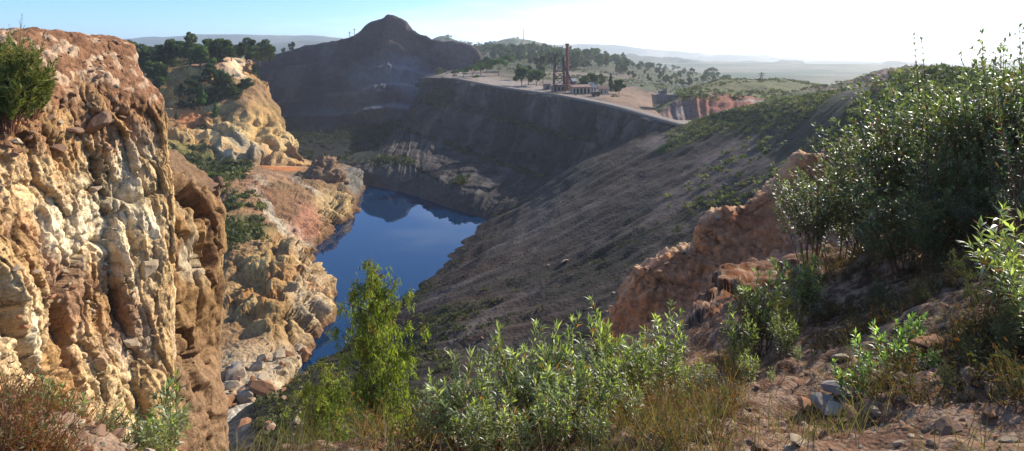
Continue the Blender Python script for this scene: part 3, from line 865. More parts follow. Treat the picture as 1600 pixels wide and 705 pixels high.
def build_back_ridge():
    T = [
     [(1220, 150, 330), (1290, 140, 330), (1350, 130, 325), (1420, 122, 320), (1500, 118, 310), (1600, 118, 300), (1750, 120, 290)],
     [(1220, 152, 250), (1285, 139, 250), (1335, 127, 245), (1375, 114, 240), (1440, 106, 235), (1520, 112, 225), (1700, 125, 200)],
     [(1220, 165, 225), (1290, 152, 222), (1345, 142, 218), (1400, 135, 214), (1460, 130, 208), (1540, 130, 195), (1720, 130, 170)],
     [(1220, 200, 205), (1300, 190, 200), (1360, 185, 195), (1420, 180, 190), (1490, 180, 182), (1580, 180, 170), (1760, 180, 150)],
    ]
    rows = [[P(*p) for p in r] for r in T]
    G, V, U = loft(rows, 240, 110)
    N = facing(G, normals(G))
    G2 = G + N * (1.5 * fbm(G * 0.05, 5, seed=902) + 0.5 * ridged(np.stack([U * 6, V * .4, U * 0], -1), 3, seed=903))[..., None]
    f1 = fbm(G * 0.06, 5, seed=973)
    cols = np.zeros(G.shape) + np.array((.20, .12, .085))
    cols = colmix(cols, (.11, .11, .05), sstep(-.2, .3, f1))
    return finish('back_ridge', G2, cols, M_mid)

# ---- near right: red cliff and the bank the photographer stands on
def build_red_cliff():
    T = [
     [(940, 560, 40), (1000, 470, 40), (1050, 425, 40), (1098, 395, 40), (1150, 345, 40), (1200, 320, 40), (1245, 290, 40), (1300, 262, 40), (1400, 230, 40), (1520, 190, 40)],
     [(935, 540, 31), (985, 452, 31), (1023, 410, 31), (1090, 388, 31), (1112, 342, 31), (1165, 322, 31), (1215, 288, 31), (1260, 256, 31), (1400, 215, 30), (1520, 170, 29)],
     [(930, 560, 29.5), (985, 470, 29.6), (1028, 425, 29.6), (1085, 405, 29.6), (1118, 362, 29.8), (1168, 340, 29.8), (1218, 306, 29.8), (1265, 275, 29.6), (1400, 240, 28.6), (1520, 200, 27.5)],
     [(925, 620, 27.5), (985, 540, 27.5), (1030, 500, 27.6), (1080, 470, 27.8), (1125, 430, 28), (1175, 405, 28), (1222, 370, 28), (1270, 340, 28), (1400, 310, 27), (1520, 280, 26)],
     [(920, 700, 25), (985, 630, 25), (1035, 600, 25), (1085, 560, 25), (1130, 520, 25.4), (1180, 480, 25.6), (1228, 450, 25.6), (1275, 420, 25.6), (1400, 400, 25), (1520, 380, 24)],
     [(910, 850, 22), (985, 800, 22), (1035, 780, 22), (1090, 740, 22), (1140, 700, 22), (1190, 660, 22), (1240, 620, 22), (1290, 600, 22), (1400, 580, 22), (1520, 560, 21)],
    ]
    rows = [[P(*p) for p in r] for r in T]
    G, V, U = loft(rows, 330, 240)
    N = facing(G, normals(G))
    warp = np.stack([fbm(G * 0.5 + 9, 3, seed=1005), fbm(G * 0.5 + 31, 3, seed=1006), fbm(G * 0.5 + 57, 3, seed=1007)], -1)
    Q = G * np.array([1, 1, 1.3])
    w1, e1, c1 = facets((Q + warp * 0.5) * 0.5, 1003, 1.1)
    w2, e2, c2 = facets((Q + warp * 0.2) * 1.4, 1004, 1.2)
    upper = 1 - sstep(2.4, 3.2, V + 0.6 * fbm(G * 0.3, 3, seed=1008))
    d = 0.7 * fbm(G * 0.22, 5, seed=1011) + 0.16 * fbm(G * 1.6, 4, seed=1012) + 0.09 * facets(G * 3.6, 1015, 1.3)[0] + (0.25 + 0.75 * upper) * (0.16 * w1 - 0.05 * np.exp(-e1 / .05) + 0.14 * w2 - .05 * np.exp(-e2 / .06))
    G2 = G + N * d[..., None]
    # ragged rim
    jag = fbm(np.stack([G[..., 0] * 0.9, G[..., 1] * 0.3, G[..., 2] * 0], -1), 5, seed=1013)
    G2[..., 2] += 0.45 * jag * np.exp(-((V - 1.0) / 0.7) ** 2)
    px, py = project(G)
    f1 = fbm(G * 0.35, 5, seed=1073); f2 = fbm(Q * 0.5 + 7, 4, seed=1074)
    cols = np.zeros(G.shape) + np.array((.38, .20, .11))
    cols = colmix(cols, (.46, .26, .13), sstep(-.1, .4, f1))
    cols = colmix(cols, (.44, .28, .20), 0.85 * sstep(2.6, 3.4, V + .6 * f1))
    cols = colmix(cols, (.27, .12, .065), 0.7 * sstep(.1, .5, f2) * upper)
    cols = colmix(cols, (.46, .33, .22), 0.8 * (1 - sstep(1.05, 1.4, V + 0.2 * f2)))
    cols = colmix(cols, (.10, .075, .05), 0.85 * sstep(7.0, 8.0, U + 0.4 * f1))
    cols *= (1 - 0.3 * np.exp(-e1 / .05) * upper)[..., None]
    cols *= (0.85 + 0.3 * c2)[..., None] * np.array([1.08, .96, .82])
    return finish('red_cliff', G2, cols, M_earth)

def build_near_ground():
    T = [
     # foot of the drop, edge of the bank, then back to the photographer
     [(-90, 900, 9), (150, 950, 9), (300, 950, 9), (500, 950, 9), (650, 930, 10), (800, 900, 11), (930, 850, 13), (1030, 800, 16), (1110, 700, 19), (1190, 640, 20), (1300, 620, 20), (1450, 560, 20), (1700, 480, 19)],
     [(-90, 720, 7.6), (150, 800, 7.6), (300, 840, 7.4), (500, 840, 7.4), (650, 800, 8), (800, 760, 9), (930, 690, 10.8), (1030, 620, 13.5), (1118, 480, 17), (1192, 440, 18), (1300, 440, 18), (1450, 400, 18), (1700, 330, 17)],
     [(-90, 640, 6.5), (150, 690, 6.2), (300, 735, 6), (500, 740, 6), (650, 715, 6.6), (800, 680, 7.5), (930, 632, 9), (1030, 570, 11.5), (1125, 432, 16), (1195, 404, 17), (1300, 385, 17), (1450, 330, 17), (1700, 240, 16)],
     [(-90, 670, 5.4), (150, 715, 5.2), (300, 755, 5), (500, 760, 5), (650, 745, 5.4), (800, 712, 6), (930, 672, 7), (1040, 625, 8.6), (1130, 560, 10.5), (1210, 510, 11.6), (1310, 470, 12), (1460, 410, 12), (1700, 310, 11.5)],
     [(-90, 740, 4.2), (150, 770, 4.1), (300, 800, 4), (500, 810, 4), (650, 790, 4.3), (800, 760, 4.6), (930, 728, 5.2), (1050, 690, 6), (1140, 648, 6.8), (1230, 612, 7.2), (1330, 570, 7.5), (1480, 510, 7.6), (1700, 420, 7.5)],
     [(-90, 900, 3), (150, 900, 3), (300, 900, 3), (500, 900, 3), (650, 890, 3.1), (800, 870, 3.3), (930, 840, 3.6), (1060, 810, 4), (1160, 770, 4.4), (1260, 730, 4.7), (1370, 690, 4.9), (1520, 630, 5), (1740, 560, 5)],
    ]
    rows = [[P(*p) for p in r] for r in T]
    for r in rows:      # the bank goes on to the right of the frame
        x, y, zz = r[-1]
        r += [(x + 4.5, y - 0.6, zz + 0.9), (x + 14, y - 2.0, zz + 2.2)]
    z = CAMZ - 1.65
    rows.append([(x, 1.2, z + 0.10 * max(0, x)) for x in list(np.linspace(-3.2, 5.5, 13)) + [9.5, 18]])
    rows.append([(x, -3, z + 0.10 * max(0, x)) for x in list(np.linspace(-6, 7, 13)) + [11, 19]])
    G, V, U = loft(rows, 500, 360, wv=[20, 40, 50, 70, 110, 60, 20])
    N = facing(G, normals(G))
    N *= np.sign((N[..., 2:3] + 0.3))
    px, py = project(G)
    w1, e1, c1 = worley(G * 1.6, 1103)
    w2, e2, c2 = worley(G * 5.5, 1104)
    w3, e3, c3 = worley(G * 15, 1105)
    near = sstep(1.6, 2.2, V)
    d = 0.22 * fbm(G * 0.6, 5, seed=1111) + 0.05 * fbm(G * 3, 4, seed=1112)
    d += near * (0.05 * (0.6 - w2) * (c2 > .45) + 0.028 * (0.6 - w3) * (c3 > .3)) + 0.03 * (0.6 - w1) * (c1 > .55) * near
    # rough rock where the bank rises to the right
    rough = sstep(7.2, 8.0, U) * (1 - sstep(2.3, 3.4, V))
    q1, r1, k1 = facets(G * 0.9, 1106, 0.5)
    d += rough * (0.32 * q1 - .10 * np.exp(-r1 / .05) + 0.15 * (c1 - .5))
    d *= 1 - 0.9 * sstep(5.6, 6.2, V)
    G2 = G + N * d[..., None]
    f1 = fbm(G * 0.5, 5, seed=1173); f2 = fbm(G * 1.4 + 7, 4, seed=1174)
    cols = np.zeros(G.shape) + np.array((.24, .15, .10))
    cols = colmix(cols, (.32, .22, .15), sstep(-.1, .4, f1))
    cols = colmix(cols, (.16, .085, .055), 0.7 * sstep(0, .5, f2))
    cols = colmix(cols, (.34, .14, .06), 0.8 * rough * sstep(-.2, .3, f1) * (1 - sstep(9.4, 10.2, U)))
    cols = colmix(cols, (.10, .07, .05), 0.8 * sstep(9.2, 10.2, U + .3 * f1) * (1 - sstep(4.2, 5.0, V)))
    cols = colmix(cols, (.40, .31, .23), 0.8 * (c2 > .7) * near)
    cols = colmix(cols, (.42, .34, .26), 0.8 * (c3 > .82) * near)
    cols = colmix(cols, (.30, .17, .10), 0.7 * (c3 < .18) * near)
    cols = cols * np.array([.62, .51, .42])
    cols = colmix(cols, (.30, .20, .125), 0.8 * (1 - sstep(1.0, 2.0, U)))
    cols *= (0.8 + 0.4 * c2)[..., None]
    return finish('near_bank', G2, cols, M_soil), G2

# ---- far country: one sheet to the horizon, and blue ridges
def build_far_land():
    th = np.radians(np.linspace(-78, 78, 240))
    r = np.concatenate([np.linspace(40, 1000, 40), np.geomspace(1050, 14000, 90)])
    R, TH = np.meshgrid(r, th, indexing='ij')
    X, Y = R * np.sin(TH), R * np.cos(TH)
    G = np.stack([X, Y, X * 0], -1)
    z = -14 + 34 * sstep(650, 1500, R) + 10 * fbm(G * 0.002, 4, seed=1201) * sstep(800, 2000, R)
    z -= 40 * sstep(2500, 9000, R)
    # left country behind the cliff stands higher
    z += 60 * sstep(0.36, 0.62, -TH) * sstep(240, 420, R) * (1 - sstep(700, 1500, R)) * 0.9
    G[..., 2] = z
    f1 = fbm(G * 0.004, 5, seed=1273)
    cols = np.zeros(G.shape) + np.array((.13, .12, .065))
    cols = colmix(cols, (.05, .07, .03), sstep(-.1, .3, f1))
    return finish('ground', G, cols, M_land)

def build_ridge(name, Y, prof, depth, seed, base=(.07, .085, .04), other=(.14, .12, .075), amp=1.0, back=1.0):
    prof = np.array(prof, float)
    n = 260
    px = np.linspace(prof[0, 0], prof[-1, 0], n)
    py = np.interp(px, prof[:, 0], prof[:, 1])
    k = np.hanning(15); k /= k.sum()
    py = np.convolve(np.pad(py, 7, mode='edge'), k, 'valid')
    m = 60
    v = np.linspace(-1, 1, m)
    G = np.zeros((m, n, 3))
    crest = np.array([P(a, b, Y) for a, b in zip(px, py)])
    for i, t in enumerate(v):
        h = (1 - abs(t)) ** 1.15
        g = crest.copy()
        yy = Y + t * depth
        g[:, 1] = yy
        g[:, 0] = crest[:, 0] * (1 + 0.25 * t * depth / Y)
        g[:, 2] = -25 + (crest[:, 2] + 25) * h
        G[i] = g
    s = 3.0 / depth
    rel = np.clip(1 - np.abs(v), 0, 1)[:, None]
    G[..., 2] += amp * depth * 0.055 * fbm(G * s, 5, seed=seed) * (0.25 + 0.75 * np.sin(np.pi * rel)) 
    f1 = fbm(G * s * 1.4, 5, seed=seed + 50)
    cols = np.zeros(G.shape) + np.array(base)
    cols = colmix(cols, other, sstep(0.0, 0.5, f1))
    return finish(name, G, cols, M_land)

build_left_cliff(); build_left_buttress(); build_left_hill(); build_left_bank(); build_right_slope()
build_mine_wall(); build_far_wall(); build_yard(); build_mound(); build_back_ridge(); build_red_cliff()
near_obj, NEARG = build_near_ground()
build_far_land()
build_ridge('hill', 1500, [(470, 110), (560, 95), (630, 85), (660, 72), (680, 56), (694, 52), (712, 60), (735, 68), (752, 70), (775, 62), (800, 55), (815, 56), (835, 62), (860, 72), (900, 82), (960, 96), (1060, 112), (1160, 125), (1260, 140)], 380, 1301, base=(.075, .10, .045), other=(.24, .21, .13))
build_ridge('wooded_hill', 2200, [(1120, 150), (1180, 130), (1225, 122), (1255, 122), (1290, 128), (1330, 134), (1420, 140), (1600, 150)], 350, 1321, amp=1.3, base=(.04, .06, .025))
build_ridge('mountain_range', 5200, [(-300, 66), (100, 62), (230, 60), (290, 56), (340, 53), (385, 55), (420, 52), (455, 53), (500, 57), (540, 60), (600, 64), (700, 70), (800, 72), (850, 70), (900, 67), (960, 71), (1020, 76), (1060, 80), (1110, 84), (1180, 90), (1250, 98), (1310, 107), (1400, 116), (1600, 118), (1900, 118)], 1000, 1341, amp=1.1, base=(.045, .065, .03))
build_ridge('foothills', 3000, [(760, 110), (850, 84), (930, 86), (1000, 88), (1100, 94), (1200, 101), (1300, 111), (1400, 119), (1550, 124), (1800, 126)], 700, 1381, amp=1.6, base=(.04, .06, .025), other=(.10, .09, .055))
build_ridge('mountain_ridge', 3600, [(-300, 80), (200, 78), (330, 76), (400, 72), (450, 66), (485, 61), (515, 66), (545, 70), (600, 74), (700, 90), (900, 100)], 600, 1361)

# ---- the air
def build_haze():
    m = bpy.data.materials.new('haze_air'); m.use_nodes = True
    nt = m.node_tree
    nt.nodes.remove(nt.nodes['Principled BSDF'])
    v = nt.nodes.new('ShaderNodeVolumePrincipled')
    v.inputs['Color'].default_value = (0.93, 0.97, 1.0, 1)
    v.inputs['Density'].default_value = HAZE
    v.inputs['Anisotropy'].default_value = 0.55
    nt.links.new(v.outputs['Volume'], nt.nodes['Material Output'].inputs['Volume'])
    x0, x1, y0, y1, z0, z1 = -14500, 14500, -60, 14500, -70, 255
    co = [(x, y, z) for z in (z0, z1) for y in (y0, y1) for x in (x0, x1)]
    fc = [(0, 2, 3, 1), (4, 5, 7, 6), (0, 1, 5, 4), (2, 6, 7, 3), (0, 4, 6, 2), (1, 3, 7, 5)]
    o = add_obj('haze', mesh_np('haze', co, fc, m, False))
    o['kind'] = 'stuff'
HAZE = 0.00014
build_haze()
# ================================================================== PLANTS
def foliage_mat(name, trans=0.3, rough=0.4, spec=0.5, coat=0.0):
    m, nt, b = new_mat(name)
    N, L = nt.nodes, nt.links
    at = N.new('ShaderNodeAttribute'); at.attribute_name = 'Col'
    oi = N.new('ShaderNodeObjectInfo')
    mr = N.new('ShaderNodeMapRange'); mr.inputs['To Min'].default_value = 0.75; mr.inputs['To Max'].default_value = 1.25
    L.new(oi.outputs['Random'], mr.inputs['Value'])
    sc = N.new('ShaderNodeVectorMath'); sc.operation = 'SCALE'
    L.new(at.outputs['Color'], sc.inputs[0]); L.new(mr.outputs['Result'], sc.inputs['Scale'])
    L.new(sc.outputs[0], b.inputs['Base Color'])
    b.inputs['Roughness'].default_value = rough
    b.inputs['Specular IOR Level'].default_value = spec
    b.inputs['Coat Weight'].default_value = coat; b.inputs['Coat Roughness'].default_value = 0.42
    tr = N.new('ShaderNodeBsdfTranslucent')
    tint = N.new('ShaderNodeMix'); tint.data_type = 'RGBA'; tint.blend_type = 'MULTIPLY'
    tint.inputs['Factor'].default_value = 1.0
    tint.inputs['B'].default_value = (1.9, 2.1, 0.7, 1)
    L.new(sc.outputs[0], tint.inputs['A']); L.new(tint.outputs['Result'], tr.inputs['Color'])
    mix = N.new('ShaderNodeMixShader'); mix.inputs['Fac'].default_value = trans
    L.new(b.outputs[0], mix.inputs[1]); L.new(tr.outputs[0], mix.inputs[2])
    L.new(mix.outputs[0], nt.nodes['Material Output'].inputs['Surface'])
    return m
M_leaf = foliage_mat('glossy_leaf', 0.45, 0.44, 0.8, 0.45)
M_tree = foliage_mat('tree_leaf', 0.35, 0.6, 0.2)
M_scrub = foliage_mat('scrub_leaf', 0.2, 0.7, 0.15)
M_grass = foliage_mat('dry_blade', 0.3, 0.6, 0.2)
M_bark = plain_mat('bark', (.12, .08, .055), 0.9, 0.35, 6)
M_twig = plain_mat('red_twig', (.16, .065, .035), 0.7, 0.35, 12)

def unit(v):
    return v / (np.linalg.norm(v, axis=-1, keepdims=True) + 1e-9)

def tube_mesh(paths, sides=5):
    """paths: list of (points (n,3), radii (n,)) -> co, quads"""
    cos, fcs, base = [], [], 0
    for pts, rad in paths:
        pts = np.asarray(pts, float); rad = np.asarray(rad, float)
        n = len(pts)
        t = unit(np.gradient(pts, axis=0))
        ref = np.where(np.abs(t[:, 2:3]) > 0.9, np.array([[1., 0, 0]]), np.array([[0, 0, 1.]]))
        a = unit(np.cross(t, ref)); b = np.cross(t, a)
        an = np.linspace(0, 2 * np.pi, sides, endpoint=False)
        ring = pts[:, None] + rad[:, None, None] * (np.cos(an)[None, :, None] * a[:, None] + np.sin(an)[None, :, None] * b[:, None])
        cos.append(ring.reshape(-1, 3))
        idx = np.arange(n * sides).reshape(n, sides) + base
        nx = np.roll(idx, -1, axis=1)
        fcs.append(np.stack([idx[:-1], nx[:-1], nx[1:], idx[1:]], -1).reshape(-1, 4))
        base += n * sides
    return np.concatenate(cos), np.concatenate(fcs)

def leaf_mesh(b, d, up, L, w, droop, fold=0.18):
    """lanceolate leaves, 4 triangles each; arrays of n"""
    d = unit(d); s = unit(np.cross(d, up)); n = np.cross(s, d)
    L = L[:, None]; w = w[:, None]; droop = np.asarray(droop).reshape(-1, 1)
    mid = b + d * L * 0.45 + n * L * 0.05
    l = mid + s * w * 0.5 + n * w * fold
    r = mid - s * w * 0.5 + n * w * fold
    tip = b + d * L - n * L * droop
    co = np.stack([b, l, mid, r, tip], 1)
    k = np.arange(len(b))[:, None, None] * 5
    f = np.array([[0, 1, 2], [0, 2, 3], [1, 4, 2], [2, 4, 3]])[None] + k
    return co.reshape(-1, 3), f.reshape(-1, 3)

def tri_cloud(c, size, r):
    """one random triangle at each point c"""
    n = len(c)
    a = unit(r.normal(size=(n, 3))); b = unit(np.cross(a, r.normal(size=(n, 3))))
    s = (size * r.uniform(0.6, 1.3, n))[:, None]
    co = np.stack([c + a * s * 0.7, c - a * s * 0.35 + b * s * 0.5, c - a * s * 0.35 - b * s * 0.5], 1)
    return co.reshape(-1, 3), np.arange(n * 3).reshape(-1, 3)

# ---------------------------------------------------------------- trees
def make_tree(kind, seed):
    """unit-size tree 10 m tall: trunk mesh and crown mesh"""
    r = np.random.default_rng(seed)
    paths = []
    H = 10.0
    blobs = []
    if kind == 'broad':
        th = 4.0
        for i in range(17):
            a = r.uniform(0, 2 * np.pi); rad = r.uniform(0.4, 3.4); z = r.uniform(2.0, 8.8)
            rad *= 1 - 0.5 * max(0, (z - 6) / 3.5)
            blobs.append((np.array([rad * np.cos(a), rad * np.sin(a), z]), r.uniform(0.9, 1.7)))
        col = (.055, .085, .03); nper = 170; size = 0.62
    elif kind == 'umbrella':
        th = 5.5
        for i in range(18):
            a = r.uniform(0, 2 * np.pi); rad = 4.2 * math.sqrt(r.uniform(0, 1))
            blobs.append((np.array([rad * np.cos(a), rad * np.sin(a), 6.2 + 2.4 * (1 - (rad / 4.4) ** 2) + r.uniform(-.3, .3)]), r.uniform(1.0, 1.5)))
        col = (.045, .10, .022); nper = 170; size = 0.52
    elif kind == 'cone':
        th = 8.5
        for i in range(22):
            z = r.uniform(1.2, 9.6); a = r.uniform(0, 2 * np.pi); rad = (10 - z) * 0.17 * r.uniform(0.3, 1.1)
            blobs.append((np.array([rad * np.cos(a), rad * np.sin(a), z]), 0.35 + (10 - z) * 0.11))
        col = (.04, .085, .026); nper = 120; size = 0.5
    else:  # loose, airy
        th = 7.5
        for i in range(16):
            z = r.uniform(3.0, 9.6); a = r.uniform(0, 2 * np.pi); rad = r.uniform(0.2, 2.3)
            blobs.append((np.array([rad * np.cos(a), rad * np.sin(a), z]), r.uniform(0.5, 1.15)))
        col = (.075, .095, .04); nper = 120; size = 0.5
    bend = r.normal(0, 0.25, 2)
    pts = np.array([[bend[0] * t * t, bend[1] * t * t, t * th] for t in np.linspace(0, 1, 6)])
    paths.append((pts, np.linspace(0.24, 0.09, 6)))
    for c, rad in blobs[:9]:
        s = pts[r.integers(2, 6)]
        paths.append((np.array([s, s * 0.5 + c * 0.5 + r.normal(0, .15, 3), c]), [0.09, 0.06, 0.02]))
    tco, tf = tube_mesh(paths, 5)
    cs, sh = [], []
    for c, rad in blobs:
        m = int(nper * rad)
        p = unit(r.normal(size=(m, 3))) * (rad * r.uniform(0.45, 1.05, m) ** 0.6)[:, None]
        p[:, 2] *= 0.8
        cs.append(c + p); sh.append(np.full(m, r.uniform(0.7, 1.3)))
    cs = np.concatenate(cs); sh = np.concatenate(sh)
    co, f = tri_cloud(cs, size, r)
    tint = np.array(col) * (sh * r.uniform(0.7, 1.35, len(sh)))[:, None]
    tint = tint + np.array([.03, .02, 0]) * (r.uniform(0, 1, len(sh)) ** 3)[:, None]
    cols = np.repeat(tint, 3, 0)
    return (mesh_np('tree_trunk', tco, tf, M_bark, True), mesh_np('tree_crown', co, f, M_tree, False, cols))

TREES = {k: [make_tree(k, s * 31 + i) for i in range(n)] for s, (k, n) in enumerate((('broad', 4), ('umbrella', 3), ('cone', 2), ('loose', 4)))}
def put_tree(kind, loc, h, name='tree', label=None, group=None, wide=1.0, var=None):
    pr = TREES[kind]
    tm, cm = pr[(var if var is not None else random.randrange(99)) % len(pr)]
    o = add_obj(name, None)
    o.location = loc
    o.rotation_euler = (0, 0, random.uniform(0, 6.28))
    o.scale = (h / 10 * wide, h / 10 * wide, h / 10)
    add_obj('trunk', tm, o); add_obj('crown', cm, o)
    tag(o, label, 'tree', group)
    return o

SURFD = {o.name: G for o, G in SURF}
_pc = {}
def on_surface(name, px, py, tol=7):
    """nearest point of a land surface seen in the direction (px, py)"""
    if name not in _pc:
        G = SURFD[name].reshape(-1, 3)
        G = G[G[:, 1] > 1]
        _pc[name] = (G,) + project(G)
    G, X, Y = _pc[name]
    d = (X - px) ** 2 + (Y - py) ** 2
    k = np.where(d < tol * tol)[0]
    if len(k) == 0:
        return G[d.argmin()]
    k = k[np.argsort(G[k, 1])][:max(1, len(k) // 3)]
    return G[k[d[k].argmin()]]

def tree_at(surface, px, py, hpx, kind, label, group=None, name='tree', wide=1.0, var=None):
    p = on_surface(surface, px, py)
    h = hpx * p[1] / F
    return put_tree(kind, (p[0], p[1], p[2] - 0.03 * h), h, name, label, group, wide, var)

# trees on the left hill
for px, py, h, kind, nm, lab in (
    (204, 104, 48, 'broad', 'broadleaf_tree', 'leftmost dark tree rising just behind the near cliff top'),
    (222, 112, 40, 'broad', 'broadleaf_tree', 'dark green tree at the left end of the hilltop row'),
    (243, 128, 40, 'broad', 'broadleaf_tree', 'low round dark tree in front of the hilltop row'),
    (262, 106, 46, 'broad', 'broadleaf_tree', 'broad dark tree left of the tallest pine on the hilltop'),
    (284, 103, 46, 'broad', 'broadleaf_tree', 'dense tree directly left of the tallest hilltop pine'),
    (297, 104, 56, 'loose', 'pine_tree', 'tallest pine with ragged top on the left hilltop'),
    (313, 108, 44, 'broad', 'broadleaf_tree', 'wide dark tree right of the tallest hilltop pine'),
    (331, 98, 42, 'broad', 'broadleaf_tree', 'rounded tree at the middle of the hilltop row'),
    (348, 96, 40, 'broad', 'broadleaf_tree', 'large round tree above the white scar on the hill'),
    (362, 96, 30, 'loose', 'young_tree', 'small thin tree at the edge of the white scar'),
    (385, 98, 40, 'broad', 'broadleaf_tree', 'big spreading tree at the notch beside the dark far wall'),
    (400, 98, 30, 'broad', 'broadleaf_tree', 'lower tree right of the big spreading one at the notch'),
    (421, 92, 28, 'loose', 'pine_tree', 'slim tree on the left rim of the dark far wall'),
    (316, 168, 38, 'cone', 'conifer_tree', 'dark upright conifer on the terraced hillside'),
    (345, 134, 28, 'broad', 'broadleaf_tree', 'round tree below the white scar on the hillside'),
    (337, 182, 28, 'cone', 'conifer_tree', 'bright green small conifer halfway down the hillside'),
    (280, 160, 30, 'loose', 'young_tree', 'thin grey green tree on the upper terrace'),
    (276, 184, 16, 'cone', 'young_tree', 'tiny bright green tree on the lower terrace'),
    (297, 140, 24, 'broad', 'broadleaf_tree', 'dark tree at the back of the upper terrace'),
    (362, 148, 20, 'broad', 'broadleaf_tree', 'low round tree under the hill crest'),
    (398, 132, 34, 'cone', 'conifer_tree', 'dark conifer in the gully beside the far wall'),
    (386, 140, 24, 'broad', 'broadleaf_tree', 'small tree left of the gully conifer'),
    (252, 140, 30, 'broad', 'broadleaf_tree', 'tree half hidden behind the near cliff edge'),
    (330, 120, 26, 'broad', 'broadleaf_tree', 'bushy tree standing below the hilltop row')):
    tree_at('left_hill', px, py, h, kind, lab, 'trees on the left hill', nm, wide=1.15 if kind == 'broad' else 1.0)
for px, py, h, lab in ((456, 80, 16, 'small tree alone on the left rim of the far wall'), (442, 83, 10, 'low bush beside the lone rim tree')):
    tree_at('far_wall', px, py, h, 'broad', lab, 'trees on the far rim', 'rim_tree')
# wood behind the hilltop row
for i in range(26):
    px = random.uniform(200, 420)
    put_tree('broad', P(px, random.uniform(92, 100), random.uniform(385, 450)), random.uniform(8, 15), 'broadleaf_tree',
             'dark tree of the wood behind the hilltop row', 'wood behind the hilltop row', 1.25)

# yard and slope behind it
for px, py, h, kind, nm, lab in (
    (711, 121, 14, 'umbrella', 'umbrella_pine', 'small round pine at the left corner of the mine yard'),
    (724, 121, 17, 'umbrella', 'umbrella_pine', 'second round pine from the left corner of the mine yard'),
    (738, 121, 22, 'umbrella', 'umbrella_pine', 'broad bright green pine near the yard corner'),
    (752, 119, 24, 'umbrella', 'umbrella_pine', 'tallest of the round pines near the yard corner'),
    (745, 126, 12, 'umbrella', 'umbrella_pine', 'lowest round pine beside the rim track'),
    (762, 112, 30, 'broad', 'broadleaf_tree', 'dark broad tree behind the round pines'),
    (779, 118, 30, 'umbrella', 'umbrella_pine', 'umbrella pine on a bare trunk left of the headframe'),
    (792, 110, 28, 'umbrella', 'umbrella_pine', 'dark umbrella pine behind the yard clearing'),
    (810, 122, 26, 'loose', 'young_tree', 'pale thin tree at the edge of the yard clearing'),
    (815, 133, 34, 'broad', 'broadleaf_tree', 'bright tree in front left of the headframe'),
    (827, 132, 32, 'loose', 'young_tree', 'airy tree between the bright tree and the headframe'),
    (838, 132, 30, 'broad', 'broadleaf_tree', 'green tree nearest the headframe on its left'),
    (848, 128, 28, 'loose', 'young_tree', 'slim tree beside the dark building of the headframe'),
    (845, 112, 30, 'broad', 'broadleaf_tree', 'large dark tree behind the headframe on its left'),
    (862, 108, 34, 'broad', 'broadleaf_tree', 'big dark tree directly behind the headframe'),
    (900, 104, 30, 'broad', 'broadleaf_tree', 'dark tree just right of the chimney on the hill'),
    (912, 138, 26, 'broad', 'broadleaf_tree', 'tree behind the ruined sheds'),
    (925, 136, 28, 'broad', 'broadleaf_tree', 'leafy tree behind the white gabled shed'),
    (955, 142, 30, 'cone', 'conifer_tree', 'green pointed tree right of the stone hut'),
    (966, 145, 26, 'broad', 'broadleaf_tree', 'round tree beside the bare spoil heap'),
    (942, 132, 20, 'broad', 'broadleaf_tree', 'tree above the roof of the stone hut')):
    tree_at('mine_yard', px, py, h, kind, lab, 'trees around the mine yard', nm)
Gy = SURFD['mine_yard']
ypx, ypy = project(Gy)
cand = []
for _ in range(9000):
    i, j = random.randrange(70, Gy.shape[0] - 5), random.randrange(20, Gy.shape[1] - 10)
    x, y = ypx[i, j], ypy[i, j]
    if not (690 < x < 1160): continue
    if y > 118 + (x - 860) * 0.10 and x < 1000: continue
    if 880 < x < 960 and 112 < y < 124: continue
    if x > 1000 and y > 138: continue
    p = Gy[i, j]
    if any((p[0] - q[0]) ** 2 + (p[1] - q[1]) ** 2 < (4 + p[1] * 0.005) ** 2 for q in cand): continue
    cand.append(p)
    if len(cand) >= 290: break
for p in cand:
    x = project(p)[0]
    kind = random.choices(['broad', 'loose', 'cone', 'umbrella'], [5, 3, 1.3, 1.0])[0]
    h = random.uniform(8.5, 14) * (1.0 if p[1] < 700 else 1.25)
    if x > 980: h *= 0.55
    form = {'broad': 'round-crowned tree', 'loose': 'thin airy tree', 'cone': 'pointed conifer', 'umbrella': 'flat-topped pine'}[kind]
    place = ('on the wooded slope left of the headframe' if x < 850 else 'on the wooded slope right of the chimney' if x < 980 else 'on the scrubby flat around the ore bin')
    lab = grp = form + ' ' + place
    put_tree(kind, p, h, 'tree', lab, grp)
tree_at('mine_yard', 1113, 118, 17, 'umbrella', 'lone round-headed tree on the skyline above the red mound', None, 'lone_tree')
tree_at('mine_yard', 1082, 120, 15, 'loose', 'thin tree on the skyline left of the lone round-headed tree', None, 'lone_tree')
tree_at('far_wall', 690, 128, 26, 'broad', 'bush hanging on the wall below the yard corner', None, 'wall_bush')

